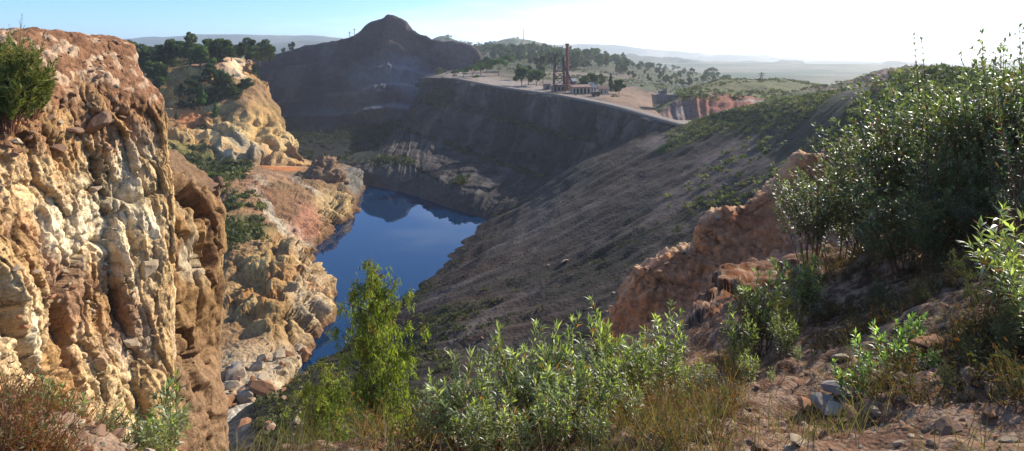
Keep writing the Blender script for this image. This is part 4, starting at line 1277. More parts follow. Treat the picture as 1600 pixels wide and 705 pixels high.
# ---------------------------------------------------------------- scrub: low cover nobody could count
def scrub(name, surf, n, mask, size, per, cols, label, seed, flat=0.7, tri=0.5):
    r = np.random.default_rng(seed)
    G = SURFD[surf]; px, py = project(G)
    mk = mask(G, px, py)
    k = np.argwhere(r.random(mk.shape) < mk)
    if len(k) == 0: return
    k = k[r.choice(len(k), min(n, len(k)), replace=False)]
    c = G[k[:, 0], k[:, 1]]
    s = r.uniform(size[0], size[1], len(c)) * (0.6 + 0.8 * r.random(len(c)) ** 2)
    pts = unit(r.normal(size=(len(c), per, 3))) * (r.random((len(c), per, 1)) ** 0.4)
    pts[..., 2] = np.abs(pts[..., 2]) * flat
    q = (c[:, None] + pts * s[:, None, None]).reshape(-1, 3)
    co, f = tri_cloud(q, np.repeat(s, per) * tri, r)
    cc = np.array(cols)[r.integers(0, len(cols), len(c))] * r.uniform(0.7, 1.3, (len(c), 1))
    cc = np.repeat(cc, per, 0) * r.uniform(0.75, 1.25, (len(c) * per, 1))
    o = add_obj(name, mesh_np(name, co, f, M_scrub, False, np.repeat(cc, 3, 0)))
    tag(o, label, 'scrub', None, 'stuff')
SG = [(.06, .075, .028), (.085, .085, .035), (.05, .06, .025)]
SY = [(.13, .135, .045), (.10, .11, .04), (.16, .15, .07)]
n_sl = lambda G, s: fbm(G * s, 3, seed=77)
scrub('hillside_scrub', 'left_hill', 1500, lambda G, x, y: ((x > 200) & (y < 262) & (y > 92) & (x < 300 + y * 0.5)) * np.clip(0.25 + 0.9 * n_sl(G, 0.03), 0, 1) * (1 - blob(x, y, 395, 240, 70, 22, 20)) * (1 - blob(x, y, 365, 105, 26, 20)), (1.2, 2.6), 22, SG, 'dark green scrub growing over the terraced left hillside', 5)
scrub('bank_scrub', 'left_bank', 1500, lambda G, x, y: np.clip(blob(x, y, 320, 250, 60, 25, 15) + blob(x, y, 375, 345, 45, 40, 40) * np.clip(n_sl(G, .08) + .3, 0, 1) * .5, 0, 1), (0.8, 1.9), 22, SG + SY[:1], 'olive scrub on the bank between the near cliff and the lake', 6)
scrub('ridge_scrub', 'right_slope', 4200, lambda G, x, y: (x > 1040) * (y < 330) * np.clip(sstep(0.1, 1.0, n_sl(G, .04) + 0.5) - sstep(0, 90, y - (205 - (x - 1060) * 0.17)) * 0.75, 0.02, 1), (0.5, 1.25), 20, SG + SY, 'low green and yellowish scrub along the crest of the right slope', 8)
scrub('slope_scrub', 'right_slope', 3000, lambda G, x, y: (x > 560) * (y > 300) * np.clip(n_sl(G, .05) - 0.05, 0, 1), (0.25, 0.75), 16, SG, 'sparse dark scrub on the scree of the right slope', 9)
scrub('gully_scrub', 'right_slope', 4200, lambda G, x, y: ((y > 540) & (x < 720) & (x > 400)) * np.clip(0.75 + n_sl(G, .15), 0, 1) + blob(x, y, 690, 495, 80, 15, -18) * 0.8, (0.25, 0.75), 18, [(.075, .085, .03), (.10, .095, .035), (.06, .06, .03), (.13, .12, .045)], 'low heath covering the gully floor below the sapling', 10)
scrub('mound_scrub', 'red_mound', 1500, lambda G, x, y: (y < 158) * np.clip(.5 + n_sl(G, .05), 0, 1), (0.7, 1.7), 18, SG + SY[:1], 'green scrub on the flat top of the red mound', 11)
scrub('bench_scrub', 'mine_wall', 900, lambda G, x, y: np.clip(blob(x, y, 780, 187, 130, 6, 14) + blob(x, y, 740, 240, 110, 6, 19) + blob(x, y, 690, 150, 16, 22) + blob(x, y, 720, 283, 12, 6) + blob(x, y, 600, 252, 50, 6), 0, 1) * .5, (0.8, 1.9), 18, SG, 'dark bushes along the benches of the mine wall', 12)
scrub('pit_floor_shade_scrub', 'far_wall', 1500, lambda G, x, y: (G[..., 2] < 9) * (G[..., 1] < 478) * (G[..., 1] > 300) * 1.0, (1.5, 3.0), 16, [(.028, .034, .018)], 'added scrub coloured dark as shade on the floor below the far wall', 17)  # scrub added on the sunlit floor; its dark colour stands for shade
scrub('yard_scrub', 'mine_yard', 1600, lambda G, x, y: (x > 690) * (x < 1180) * np.clip(sstep(0, 14, (130 + (x - 860) * 0.16) - y) + 0.05, 0, 1) * np.clip(.4 + n_sl(G, .03), 0, 1), (0.8, 2.0), 18, SG + SY[:1], 'low bushes between the trees behind the mine yard', 13)
scrub('ridge_top_scrub', 'back_ridge', 900, lambda G, x, y: (y < 165) * 1.0, (0.7, 1.6), 18, SG + SY[:1], 'scrub on the ridge behind the tall thicket', 14)
scrub('distant_wood', 'wooded_hill', 900, lambda G, x, y: (y < 150) * (x < 1420) * 1.0, (5, 9), 22, [(.05, .075, .03)], 'far blue green wood on the hill right of the red mound', 15, 1.0)
scrub('hill_wood', 'hill', 1300, lambda G, x, y: (x > 640) * (x < 1120) * np.clip(.3 + n_sl(G, .006) * 1.5, 0, 1) * (1 - blob(x, y, 835, 68, 25, 14)), (5, 9), 22, [(.05, .075, .03)], 'far wood on the hill below the mast', 16, 0.9)

# ---------------------------------------------------------------- near shrubs
def stem_path(r, base, top, n=7, wob=0.03):
    t = np.linspace(0, 1, n)[:, None]
    p = base + (top - base) * t
    p[:, :2] += (top - base)[:2] * (0.25 * (t * t - t))
    p[1:] += r.normal(0, wob, (n - 1, 3)) * t[1:]
    return p

def make_rockrose(seed, H=1.4, stems=10, leaf=0.15, width=0.034, spread=0.5, per=20, side=7, low=0.25, tone=(.15, .175, .062), pale=0.35):
    """upright shrub with opposite lance shaped leaves"""
    r = np.random.default_rng(seed)
    paths, B, D, LL, DR = [], [], [], [], []
    def leaves(p, n, l0, t0):
        for k in range(n):
            t = t0 + (1 - t0) * (k + 0.5) / n
            f = t * (len(p) - 1); i = min(int(f), len(p) - 2)
            q = p[i] + (p[i + 1] - p[i]) * (f - i)
            ax = unit(p[i + 1] - p[i])
            a0 = k * 1.57 + r.uniform(-.3, .3)
            u = unit(np.cross(ax, [0.3, 0.9, 0.1])); v = np.cross(ax, u)
            el = 0.35 + 0.75 * t ** 3 + r.uniform(-.15, .15)
            for s in (0, np.pi):
                if r.random() < 0.08: continue
                rad = u * math.cos(a0 + s) + v * math.sin(a0 + s)
                B.append(q); D.append(rad * math.cos(el) + ax * math.sin(el))
                LL.append(l0 * r.uniform(0.7, 1.15) * (0.75 + 0.25 * math.sin(math.pi * min(1, t))))
                DR.append(r.uniform(0.02, 0.28))
        q = p[-1]; ax = unit(p[-1] - p[-2])
        for k in range(5):
            B.append(q); D.append(unit(ax + 0.55 * r.normal(size=3))); LL.append(l0 * r.uniform(.6, .9)); DR.append(0.02)
    for s in range(stems):
        a = r.uniform(0, 6.28); rad = spread * math.sqrt(r.random())
        h = H * r.uniform(0.62, 1.0) * (1 - 0.25 * rad / max(spread, .01))
        base = np.array([0.25 * rad * math.cos(a), 0.25 * rad * math.sin(a), -0.05])
        top = np.array([rad * math.cos(a), rad * math.sin(a), h])
        p = stem_path(r, base, top, 7, 0.025)
        paths.append((p, np.linspace(0.008, 0.003, 7) * (0.6 + H * 0.3)))
        leaves(p, per, leaf, low)
        for b in range(side):
            t = r.uniform(0.35, 0.85); i = int(t * 6)
            q = p[i]
            a2 = r.uniform(0, 6.28)
            tp = q + np.array([math.cos(a2), math.sin(a2), r.uniform(0.8, 1.8)]) * H * r.uniform(0.09, 0.17)
            pb = stem_path(r, q, tp, 4, 0.01)
            paths.append((pb, np.linspace(0.004, 0.002, 4)))
            leaves(pb, max(4, per // 3), leaf * 0.9, 0.3)
    B = np.array(B); D = np.array(D); LL = np.array(LL); DR = np.array(DR)
    up = unit(np.array([0, 0, 1.0]) + 0.35 * r.normal(size=B.shape))
    co, f = leaf_mesh(B, D, up, LL, LL * width / leaf * r.uniform(.8, 1.2, len(LL)), DR)
    z = np.clip(B[:, 2] / H, 0, 1)
    tone = np.array(tone)
    c = tone * r.uniform(0.7, 1.3, (len(B), 1))
    c = c + np.array([.20, .20, .13]) * (r.random((len(B), 1)) < pale) * r.random((len(B), 1))
    dead = (r.random(len(B)) < 0.16 * (1 - z) ** 1.5 + 0.012)
    c[dead] = np.array([.20, .085, .04]) * r.uniform(.7, 1.3, (dead.sum(), 1))
    tco, tf = tube_mesh(paths, 4)
    return mesh_np('shrub_stems', tco, tf, M_twig, True), mesh_np('shrub_leaves', co, f, M_leaf, False, np.repeat(c, 5, 0))

def make_heath(seed, H=1.0, stems=26, spread=0.45, tone=(.11, .12, .04), nl=0.022, dens=95, plume=0.45):
    """feathery shrub: plumes of fine needles"""
    r = np.random.default_rng(seed)
    paths, B, D = [], [], []
    for s in range(stems):
        a = r.uniform(0, 6.28); rad = spread * math.sqrt(r.random())
        h = H * r.uniform(0.5, 1.0)
        p = stem_path(r, np.array([0.2 * rad * math.cos(a), .2 * rad * math.sin(a), -0.05]), np.array([rad * math.cos(a), rad * math.sin(a), h]), 7, 0.02)
        paths.append((p, np.linspace(0.006, 0.002, 7) * (.6 + .4 * H)))
        subs = [(p, 0.3, dens)]
        for b in range(6):
            i = r.integers(2, 6); a2 = r.uniform(0, 6.28)
            tp = p[i] + np.array([math.cos(a2), math.sin(a2), r.uniform(0.9, 2.0)]) * H * r.uniform(.06, .16)
            pb = stem_path(r, p[i], tp, 4, 0.008)
            paths.append((pb, np.linspace(.003, .0012, 4))); subs.append((pb, 0.1, int(dens * plume)))
        for q, t0, n in subs:
            t = r.uniform(t0, 1, n) * (len(q) - 1); i = np.minimum(t.astype(int), len(q) - 2)
            pos = q[i] + (q[i + 1] - q[i]) * (t - i)[:, None]
            ax = unit(q[i + 1] - q[i])
            rd = unit(np.cross(ax, r.normal(size=(n, 3))))
            B.append(pos); D.append(rd * 0.8 + ax * 0.7)
    B = np.concatenate(B); D = np.concatenate(D); n = len(B)
    L = nl * H ** 0.5 * r.uniform(.6, 1.4, n)
    d = unit(D); s = unit(np.cross(d, r.normal(size=(n, 3))))
    co = np.stack([B + s * L[:, None] * .13, B - s * L[:, None] * .13, B + d * L[:, None]], 1).reshape(-1, 3)
    c = np.array(tone) * r.uniform(.6, 1.4, (n, 1)) + np.array([.06, .04, .01]) * (r.random((n, 1)) < .15)
    tco, tf = tube_mesh(paths, 3)
    return mesh_np('heath_stems', tco, tf, M_twig, True), mesh_np('heath_leaves', co, np.arange(n * 3).reshape(-1, 3), M_scrub, False, np.repeat(c, 3, 0))

def put_shrub(proto, loc, h, H, label, group, name, rot=None, tilt=(0, 0), wide=1.0):
    o = add_obj(name, None)
    o.location = loc
    o.rotation_euler = (tilt[0], tilt[1], random.uniform(0, 6.28) if rot is None else rot)
    s = h / H
    o.scale = (s * wide, s * wide, s)
    add_obj('stems', proto[0], o)
    lv = add_obj('foliage', proto[1], o)
    tag(o, label, 'shrub', group)
    return o

ROSE = [make_rockrose(200 + i, 1.4, 7 + i % 3, per=18 + i % 3, side=3, spread=.40, pale=.55) for i in range(5)]
ROSE_BROAD = [make_rockrose(230 + i, 0.6, 9, leaf=0.125, width=0.030, spread=0.36, per=8, side=2, tone=(.12, .20, .045), pale=.5) for i in range(2)]
ROSE_TALL = [make_rockrose(250 + i, 3.2, 11, leaf=0.135, width=0.042, spread=1.3, per=26, side=15, low=0.25, tone=(.09, .112, .042), pale=.3) for i in range(3)]
WHIP = [make_rockrose(270 + i, 3.6, 5, leaf=0.12, width=0.026, spread=0.7, per=24, side=3, low=0.35, tone=(.085, .115, .04)) for i in range(2)]
HEATH = [make_heath(300 + i) for i in range(3)]
GORSE = [make_heath(320 + i, 1.0, 12, .5, (.115, .125, .06), 0.03, 150, .6) for i in range(2)]
BROOM = [make_heath(340, 2.2, 46, 1.0, (.20, .21, .055), 0.085, 75, .5)]

def at_ground(px, Y, surf='near_bank'):
    G = SURFD[surf].reshape(-1, 3)
    x = (px - 800) / F * Y
    k = ((G[:, 0] - x) ** 2 + (G[:, 1] - Y) ** 2).argmin()
    return G[k]

def shrub_top(protos, H, px, py, Y, label, group, name, wide=1.0, var=None, hmin=0.25):
    g = at_ground(px, Y)
    ztop = CAMZ - (py - HOR) / F * Y
    h = max(hmin, ztop - g[2]) * (1.12 if H > 1.2 else 1.0)
    return put_shrub(protos[(var if var is not None else random.randrange(99)) % len(protos)], (g[0], g[1], g[2]), h, H, label, group, name, wide=wide)

G1 = 'rockroses along the edge of the near bank'
for px, py, Y, lab in (
    (668, 628, 6.3, 'leftmost low rockrose of the front row, beside the sapling'),
    (700, 590, 6.2, 'rockrose second from the left end of the front row'),
    (733, 545, 6.0, 'deep green rockrose with long leaves, third from the left of the front row'),
    (768, 575, 6.5, 'short rockrose just right of the deep green one'),
    (815, 520, 7.2, 'tall rockrose left of the twin leaders in the front row'),
    (852, 500, 7.2, 'rockrose with a tall pale leader near the middle of the row'),
    (882, 542, 6.6, 'low leafy rockrose between two tall leaders'),
    (908, 508, 7.4, 'rockrose left of the tallest stem of the front row'),
    (966, 478, 7.6, 'tallest rockrose stem of the front row'),
    (935, 552, 6.5, 'dense silvery rockrose below the tallest stem'),
    (1000, 535, 7.6, 'silvery rockrose right of the tallest stem'),
    (1036, 498, 8.4, 'upright rockrose in front of the red cliff foot'),
    (1066, 560, 8.2, 'low rockrose at the foot of the red cliff'),
    (985, 600, 6.3, 'front rockrose with reddish dead lower leaves'),
    (865, 605, 6.0, 'nearest rockrose at the middle of the frame bottom'),
    (805, 622, 5.9, 'nearest rockrose left of the frame bottom middle'),
    (745, 640, 5.7, 'low rockrose at the bottom edge below the deep green one'),
    (925, 630, 5.7, 'low rockrose at the bottom edge under the silvery one'),
    (1105, 570, 8.4, 'rockrose between the front row and the tall right group')):
    shrub_top(ROSE, 1.4, px, py - 14, Y, lab, G1, 'rockrose', wide=.9)
G2 = 'rockroses below the dark thicket'
for px, py, Y, lab in (
    (1152, 470, 9.6, 'rockrose at the left of the group before the dark thicket'),
    (1196, 412, 10.2, 'tall slim rockrose in front of the red cliff'),
    (1243, 378, 11.0, 'tallest rockrose of the group below the dark thicket'),
    (1272, 402, 11.0, 'bushy rockrose touching the dark thicket'),
    (1222, 480, 9.2, 'middle rockrose of the group below the thicket'),
    (1170, 545, 8.0, 'front rockrose with bright leaves before the loose stones'),
    (1250, 545, 8.4, 'short rockrose beside the flat grey stones'),
    (1135, 600, 7.2, 'small rockrose at the left edge of the stony ground'),
    (1205, 590, 7.4, 'small bright rockrose on the stony ground')):
    shrub_top(ROSE, 1.4, px, py - 8, Y, lab, G2, 'rockrose', wide=.8)
for px, py, Y, lab in ((1372, 505, 6.6, 'broad leaved bright green plant on the stony bank'), (1425, 482, 6.9, 'tallest broad leaved plant on the stony bank'), (1338, 550, 6.3, 'left broad leaved sprig on the stony bank'), (1455, 560, 6.0, 'darker broad leaved sprig on the right of the stony bank')):
    shrub_top(ROSE_BROAD, .6, px, py, Y, lab, 'broad leaved plants on the stony bank', 'leafy_plant', wide=.9)
G3 = 'tall shrubs of the dark thicket'
tall = [(1262, 262, 15.2, 'bright leaved shrub at the left end of the thicket'), (1308, 225, 14.8, 'pale leaved shrub above the red rock step'), (1350, 188, 14.4, 'shrub with sunlit top left of the thicket middle'),
        (1392, 160, 14.0, 'thicket shrub below the bare ridge'), (1436, 130, 13.6, 'thicket shrub with sparse top against the ridge'), (1478, 112, 13.2, 'thicket shrub whose top breaks the skyline first'), (1520, 100, 12.8, 'dense thicket shrub on the skyline'),
        (1560, 92, 12.4, 'high thicket shrub near the right edge'), (1605, 85, 12.0, 'highest thicket shrub at the right edge'),
        (1420, 240, 12.0, 'inner thicket shrub below the skyline, left'), (1482, 225, 11.6, 'inner thicket shrub at the middle'), (1545, 210, 11.2, 'inner thicket shrub on the right'), (1610, 200, 10.8, 'inner thicket shrub cut by the right edge'),
        (1395, 330, 12.0, 'low dark shrub at the thicket foot, left'), (1462, 335, 11.2, 'low dark shrub at the thicket foot, middle'), (1530, 335, 10.6, 'low dark shrub at the thicket foot, right'),
        (1600, 330, 9.8, 'low dark shrub at the thicket foot by the right edge'), (1660, 120, 11.5, 'thicket shrub mostly outside the right edge'), (1760, 110, 11.0, 'thicket shrub beyond the right edge'), (1880, 110, 10.5, 'far thicket shrub beyond the right edge')]
for px, py, Y, lab in tall:
    py -= 26 * (px > 1420) * (py < 150)
    shrub_top(ROSE_TALL, 3.2, px, py, Y, lab, G3, 'thicket_shrub', wide=1.0 if py < 240 else 1.25, hmin=1.0)
for px, py, Y, lab in ((1455, 58, 13.0, 'single long twig standing above the thicket'), (1525, 72, 12.5, 'leafy twigs above the thicket left of the right edge'), (1582, 78, 10.5, 'dark leafy twigs against the sky at the right edge'), (1612, 30, 9.5, 'topmost twig in the upper right corner')):
    shrub_top(WHIP, 3.6, px, py, Y, lab, 'bare twigs above the thicket', 'tall_sprig', wide=.8)
for px, py, Y, lab in ((1592, 300, 6.2, 'near leafy shrub with large bright leaves at the right edge'), (1625, 380, 5.6, 'lower near leafy shrub cut off by the right edge')):
    shrub_top(ROSE, 1.4, px, py, Y, lab, 'near shrubs at the right edge', 'rockrose')
for px, py, Y, lab in ((1185, 440, 10.0, 'feathery yellow green heath among the rockroses'), (1150, 530, 8.6, 'low feathery heath left of the stony ground'), (1225, 455, 9.8, 'feathery heath right of the slim rockrose'), (1090, 590, 7.8, 'feathery heath at the right end of the front row'),
                       (1060, 620, 7.0, 'yellowish heath at the bottom right of the front row'), (1010, 640, 6.4, 'low heath at the bottom edge among dry stems'), (1020, 590, 7.2, 'heath behind the reddish rockrose'), (1120, 640, 6.4, 'low heath before the loose stones')):
    shrub_top(HEATH, 1.0, px, py, Y, lab, 'feathery heath bushes', 'heath_bush')
for px, py, Y, lab in ((1552, 375, 6.6, 'spiky gorse with upright spikes near the right edge'), (1520, 520, 5.6, 'spiky gorse leaning left on the shaded bank'), (1585, 470, 5.6, 'gorse spikes in the shade at the right edge'), (1480, 590, 5.2, 'small gorse at the foot of the shaded bank'), (1565, 560, 5.0, 'dark gorse at the lower right edge'), (1600, 600, 4.6, 'nearest gorse cut by the lower right corner'), (1515, 440, 7.4, 'gorse standing below the middle of the thicket'), (1440, 440, 8.6, 'gorse in the shade left of the middle of the thicket'), (1380, 430, 9.6, 'dull gorse in the shade by the thicket foot')):
    shrub_top(GORSE, 1.0, px, py, Y, lab, 'spiky gorse on the right bank', 'gorse_bush')
# left: broom on the cliff top, sprigs on the ledge below
p = on_surface('left_cliff', 15, 205); put_shrub(BROOM[0], p, 3.0, 2.2, 'big feathery green broom on top of the left cliff', None, 'broom_bush')
p = on_surface('left_cliff', -30, 180); put_shrub(BROOM[0], p, 2.8, 2.2, 'broom cut by the left edge behind the big one', None, 'broom_bush')
p = on_surface('left_cliff', 55, 185); put_shrub(BROOM[0], p, 1.9, 2.2, 'small low broom right of the big one on the cliff top', None, 'broom_bush')
p = on_surface('left_cliff', 30, 90); put_shrub(WHIP[0], p, 1.9, 3.6, 'thin grey sprig standing above the broom', None, 'tall_sprig')
for px, py, Y, lab in ((92, 588, 7.0, 'green whorled sprig at the foot of the left cliff'), (262, 590, 6.6, 'upright green sprig near the cliff corner'), (245, 645, 6.0, 'leafy sprig at the bottom left ledge'), (60, 650, 6.2, 'low sprig at the bottom left corner'),
                       (165, 660, 6.0, 'sprig with brown leaves on the bottom left ledge'), (205, 630, 6.6, 'reddish sprig between the two green ones')):
    shrub_top(ROSE, 1.4, px, py, Y, lab, 'sprigs on the left ledge', 'rockrose')

# ---------------------------------------------------------------- eucalyptus sapling
def make_sapling(seed, H=12.0):
    r = np.random.default_rng(seed)
    tr = np.array([[0.2 * math.sin(t * 3), 0.15 * math.cos(t * 4) - .15, t * H] for t in np.linspace(0, 1, 10)])
    paths = [(tr, np.linspace(0.13, 0.02, 10))]
    B, D, S = [], [], []
    for k in range(190):
        t = 0.22 + 0.77 * r.random()
        i = min(int(t * 9), 8); q = tr[i] + (tr[i + 1] - tr[i]) * (t * 9 - i)
        a = r.uniform(0, 6.28)
        env = 1.75 * math.sin(math.pi * min(1, (1 - t) * 1.25 + 0.06)) ** 0.7 + 0.1
        ln = env * r.uniform(.45, 1.1)
        tp = q + np.array([math.cos(a) * ln, math.sin(a) * ln, ln * r.uniform(.3, 1.0)])
        pb = stem_path(r, q, tp, 5, 0.05)
        paths.append((pb, np.linspace(.022, .006, 5)))
        tone = r.uniform(.65, 1.3)
        for w in range(6):
            j = r.integers(1, 5); s = pb[j]
            ee = s + np.array([r.normal(0, .22), r.normal(0, .22), -r.uniform(.15, .6)])
            paths.append((np.array([s, s * .5 + ee * .5 + [0, 0, .05], ee]), [.006, .004, .002]))
            n = 20
            u = r.random((n, 1)); pos = s + (ee - s) * u + r.normal(0, .06, (n, 3))
            B.append(pos); d = r.normal(0, .45, (n, 3)); d[:, 2] -= .8; D.append(d); S.append(np.full(n, tone))
    B = np.concatenate(B); D = np.concatenate(D); S = np.concatenate(S); n = len(B)
    L = 0.20 * r.uniform(.7, 1.3, n)
    co, f = leaf_mesh(B, D, unit(r.normal(size=(n, 3))), L, L * .24, r.uniform(0, .25, n))
    c = np.array((.20, .235, .045)) * (S * r.uniform(.7, 1.3, n))[:, None] + np.array([.05, .035, 0]) * (r.random((n, 1)) < .25)
    red = r.random(n) < .04; c[red] = (.22, .10, .03)
    tco, tf = tube_mesh(paths, 4)
    return mesh_np('sapling_wood', tco, tf, M_bark, True), mesh_np('sapling_leaves', co, f, M_tree, False, np.repeat(c, 5, 0))
def put_sapling(pr, px, ytop, Y, H, label, name, wide=1.0):
    g = at_ground(px, Y, 'right_slope')
    h = CAMZ - (ytop - HOR) / F * Y - g[2]
    o = add_obj(name, None); o.location = g; o.scale = (h / H * wide, h / H * wide, h / H)
    add_obj('trunk', pr[0], o); add_obj('crown', pr[1], o)
    tag(o, label, 'tree')
SAP = make_sapling(401)
put_sapling(SAP, 582, 425, 23, 12, 'slender young eucalyptus with hanging leaves in front of the lake', 'eucalyptus_sapling', .86)
put_sapling(SAP, 512, 585, 25, 12, 'low leafy sapling left of the young eucalyptus', 'eucalyptus_sapling', 1.3)

# ---------------------------------------------------------------- dry grass and stems
def build_grass():
    r = np.random.default_rng(55)
    G = SURFD['near_bank']; px, py = project(G)
    dens = np.zeros(px.shape)
    ok = (G[..., 1] < 9.5) & (G[..., 1] > 2.5) & (px > 330) & (px < 1620)
    cl = fbm(G * 1.1, 4, seed=91)
    dens = ok * np.clip(0.22 + 1.3 * cl, 0.0, 1) * (0.35 + 0.65 * ((px < 1120) | ((px > 1250) & (py > 560))))
    k = np.argwhere(r.random(dens.shape) < dens)
    k = k[r.choice(len(k), min(5000, len(k)), replace=False)]
    B = G[k[:, 0], k[:, 1]] + r.normal(0, .02, (len(k), 3)) * [1, 1, 0]
    n = len(B)
    h = r.uniform(.10, .34, n) * (1 + 0.9 * (r.random(n) < .12))
    a = r.uniform(0, 6.28, n); ln = r.uniform(.1, .7, n)
    d = np.stack([np.cos(a) * ln, np.sin(a) * ln, np.ones(n)], -1)
    s = unit(np.stack([-np.sin(a + 1), np.cos(a + 1), np.zeros(n)], -1)) * (.0028 + .002 * r.random((n, 1)))
    mid = B + d * (h * .55)[:, None]; tip = B + d * h[:, None] * [1.25, 1.25, .95]
    co = np.stack([B - s, B + s, mid + s * .8, mid - s * .8, tip], 1)
    kk = np.arange(n)[:, None, None] * 5
    f = (np.array([[0, 1, 2], [0, 2, 3], [3, 2, 4]])[None] + kk).reshape(-1, 3)
    c = np.array([[.22, .17, .11], [.16, .12, .07], [.10, .11, .05], [.13, .085, .05]])[r.integers(0, 4, n)] * r.uniform(.6, 1.2, (n, 1))
    o = add_obj('dry_grass', mesh_np('dry_grass', co.reshape(-1, 3), f, M_grass, False, np.repeat(c, 5, 0)))
    tag(o, 'dry straw coloured grass along the near bank', 'grass', None, 'stuff')
build_grass()

# dry twigs and dead brush in the shade below the thicket, and on the left ledge
def build_brush(name, label, boxes, n, seed, hmax, cols):
    r = np.random.default_rng(seed)
    G = SURFD['near_bank']; px, py = project(G)
    m = np.zeros(px.shape, bool)
    for x0, x1, y0, y1 in boxes: m |= (px > x0) & (px < x1) & (py > y0) & (py < y1) & (G[..., 1] > 2)
    dens = m * np.clip(.35 + fbm(G * 1.0, 3, seed=seed), 0, 1)
    k = np.argwhere(r.random(dens.shape) < dens)
    k = k[r.choice(len(k), min(n, len(k)), replace=False)]
    B = np.repeat(G[k[:, 0], k[:, 1]], 5, 0); n = len(B)
    h = r.uniform(.3, 1, n) * hmax
    a = r.uniform(0, 6.28, n); ln = r.uniform(.2, 1.3, n)
    d = unit(np.stack([np.cos(a) * ln, np.sin(a) * ln, np.ones(n)], -1))
    s = unit(np.cross(d, r.normal(size=(n, 3)))) * (.003 + .003 * r.random((n, 1)))
    mid = B + d * (h * .5)[:, None] + r.normal(0, .02, (n, 3)); tip = B + d * h[:, None] + r.normal(0, .04, (n, 3))
    co = np.stack([B - s, B + s, mid + s * .8, mid - s * .8, tip], 1)
    f = (np.array([[0, 1, 2], [0, 2, 3], [3, 2, 4]])[None] + np.arange(n)[:, None, None] * 5).reshape(-1, 3)
    c = np.array(cols)[r.integers(0, len(cols), n)] * r.uniform(.6, 1.3, (n, 1))
    # dead leaves on the twigs
    L = .05 * r.uniform(.5, 1.3, n * 2)
    lb = np.concatenate([mid, tip]); co2, f2 = leaf_mesh(lb, r.normal(size=(n * 2, 3)), unit(r.normal(size=(n * 2, 3))), L, L * .3, r.uniform(0, .4, n * 2))
    c2 = np.array([[.17, .07, .03], [.12, .09, .04], [.09, .10, .04]])[r.integers(0, 3, n * 2)] * r.uniform(.6, 1.3, (n * 2, 1))
    co = np.concatenate([co.reshape(-1, 3), co2]); f = np.concatenate([f, f2 + n * 5])
    o = add_obj(name, mesh_np(name, co, f, M_grass, False, np.concatenate([np.repeat(c, 5, 0), np.repeat(c2, 5, 0)])))
    tag(o, label, 'brush', None, 'stuff')
build_brush('dead_brush', 'brown dead brush in the shade below the dark thicket', [(1270, 1620, 330, 640)], 2000, 61, .34, [(.09, .06, .04), (.07, .045, .03), (.12, .08, .05)])
build_brush('ledge_brush', 'dry reddish twigs on the ledge at the bottom left', [(-20, 320, 600, 720)], 260, 62, .45, [(.16, .06, .035), (.12, .06, .04)])
build_brush('edge_brush', 'dry brown stems between the rockroses of the front row', [(560, 1150, 560, 720)], 520, 63, .5, [(.16, .075, .04), (.18, .12, .07), (.11, .065, .04)])
# ================================================================== BUILT THINGS
class MB:
    """collects boxes, bars and tubes into one mesh"""
    def __init__(s): s.co, s.f, s.n = [], [], 0
    def add(s, co, f):
        co = np.asarray(co, float)
        s.co.append(co); s.f += [tuple(int(i) + s.n for i in q) for q in f]; s.n += len(co); return s
    def box(s, c, size, rz=0.0):
        x, y, z = (np.array(size) / 2)
        v = np.array([(-x, -y, -z), (x, -y, -z), (x, y, -z), (-x, y, -z), (-x, -y, z), (x, -y, z), (x, y, z), (-x, y, z)])
        ca, sa = math.cos(rz), math.sin(rz)
        v = v @ np.array([[ca, sa, 0], [-sa, ca, 0], [0, 0, 1]]) + np.array(c)
        return s.add(v, [(0, 3, 2, 1), (4, 5, 6, 7), (0, 1, 5, 4), (1, 2, 6, 5), (2, 3, 7, 6), (3, 0, 4, 7)])
    def bar(s, p, q, w):
        p, q = np.array(p, float), np.array(q, float)
        t = unit(q - p); ref = np.array([0, 0, 1.]) if abs(t[2]) < .9 else np.array([1., 0, 0])
        a = unit(np.cross(t, ref)) * w / 2; b = np.cross(t, a)
        v = [p - a - b, p + a - b, p + a + b, p - a + b, q - a - b, q + a - b, q + a + b, q - a + b]
        return s.add(v, [(0, 3, 2, 1), (4, 5, 6, 7), (0, 1, 5, 4), (1, 2, 6, 5), (2, 3, 7, 6), (3, 0, 4, 7)])
    def lathe(s, c, prof, sides=16):
        an = np.linspace(0, 2 * np.pi, sides, endpoint=False)
        v = np.concatenate([[(r * math.cos(a) + c[0], r * math.sin(a) + c[1], z + c[2]) for a in an] for r, z in prof])
        f = []
        for i in range(len(prof) - 1):
            for k in range(sides):
                j = (k + 1) % sides
                f.append((i * sides + k, i * sides + j, (i + 1) * sides + j, (i + 1) * sides + k))
        f.append(tuple(range((len(prof) - 1) * sides, len(prof) * sides)))
        return s.add(v, f)
    def prism(s, prof, x0, x1):
        """profile in (y, z) swept along x"""
        n = len(prof)
        v = [(x0, y, z) for y, z in prof] + [(x1, y, z) for y, z in prof]
        f = [(i, (i + 1) % n, n + (i + 1) % n, n + i) for i in range(n)] + [tuple(range(n))[::-1], tuple(range(n, 2 * n))]
        return s.add(v, f)
    def build(s, name, mat, parent=None):
        me = bpy.data.meshes.new(name)
        me.from_pydata([tuple(map(float, v)) for v in np.concatenate(s.co)], [], s.f)
        me.update(); me.materials.append(mat)
        return add_obj(name, me, parent)

def root(name, loc, rz, label, cat, group=None):
    o = add_obj(name, None); o.location = loc; o.rotation_euler = (0, 0, rz)
    return tag(o, label, cat, group)

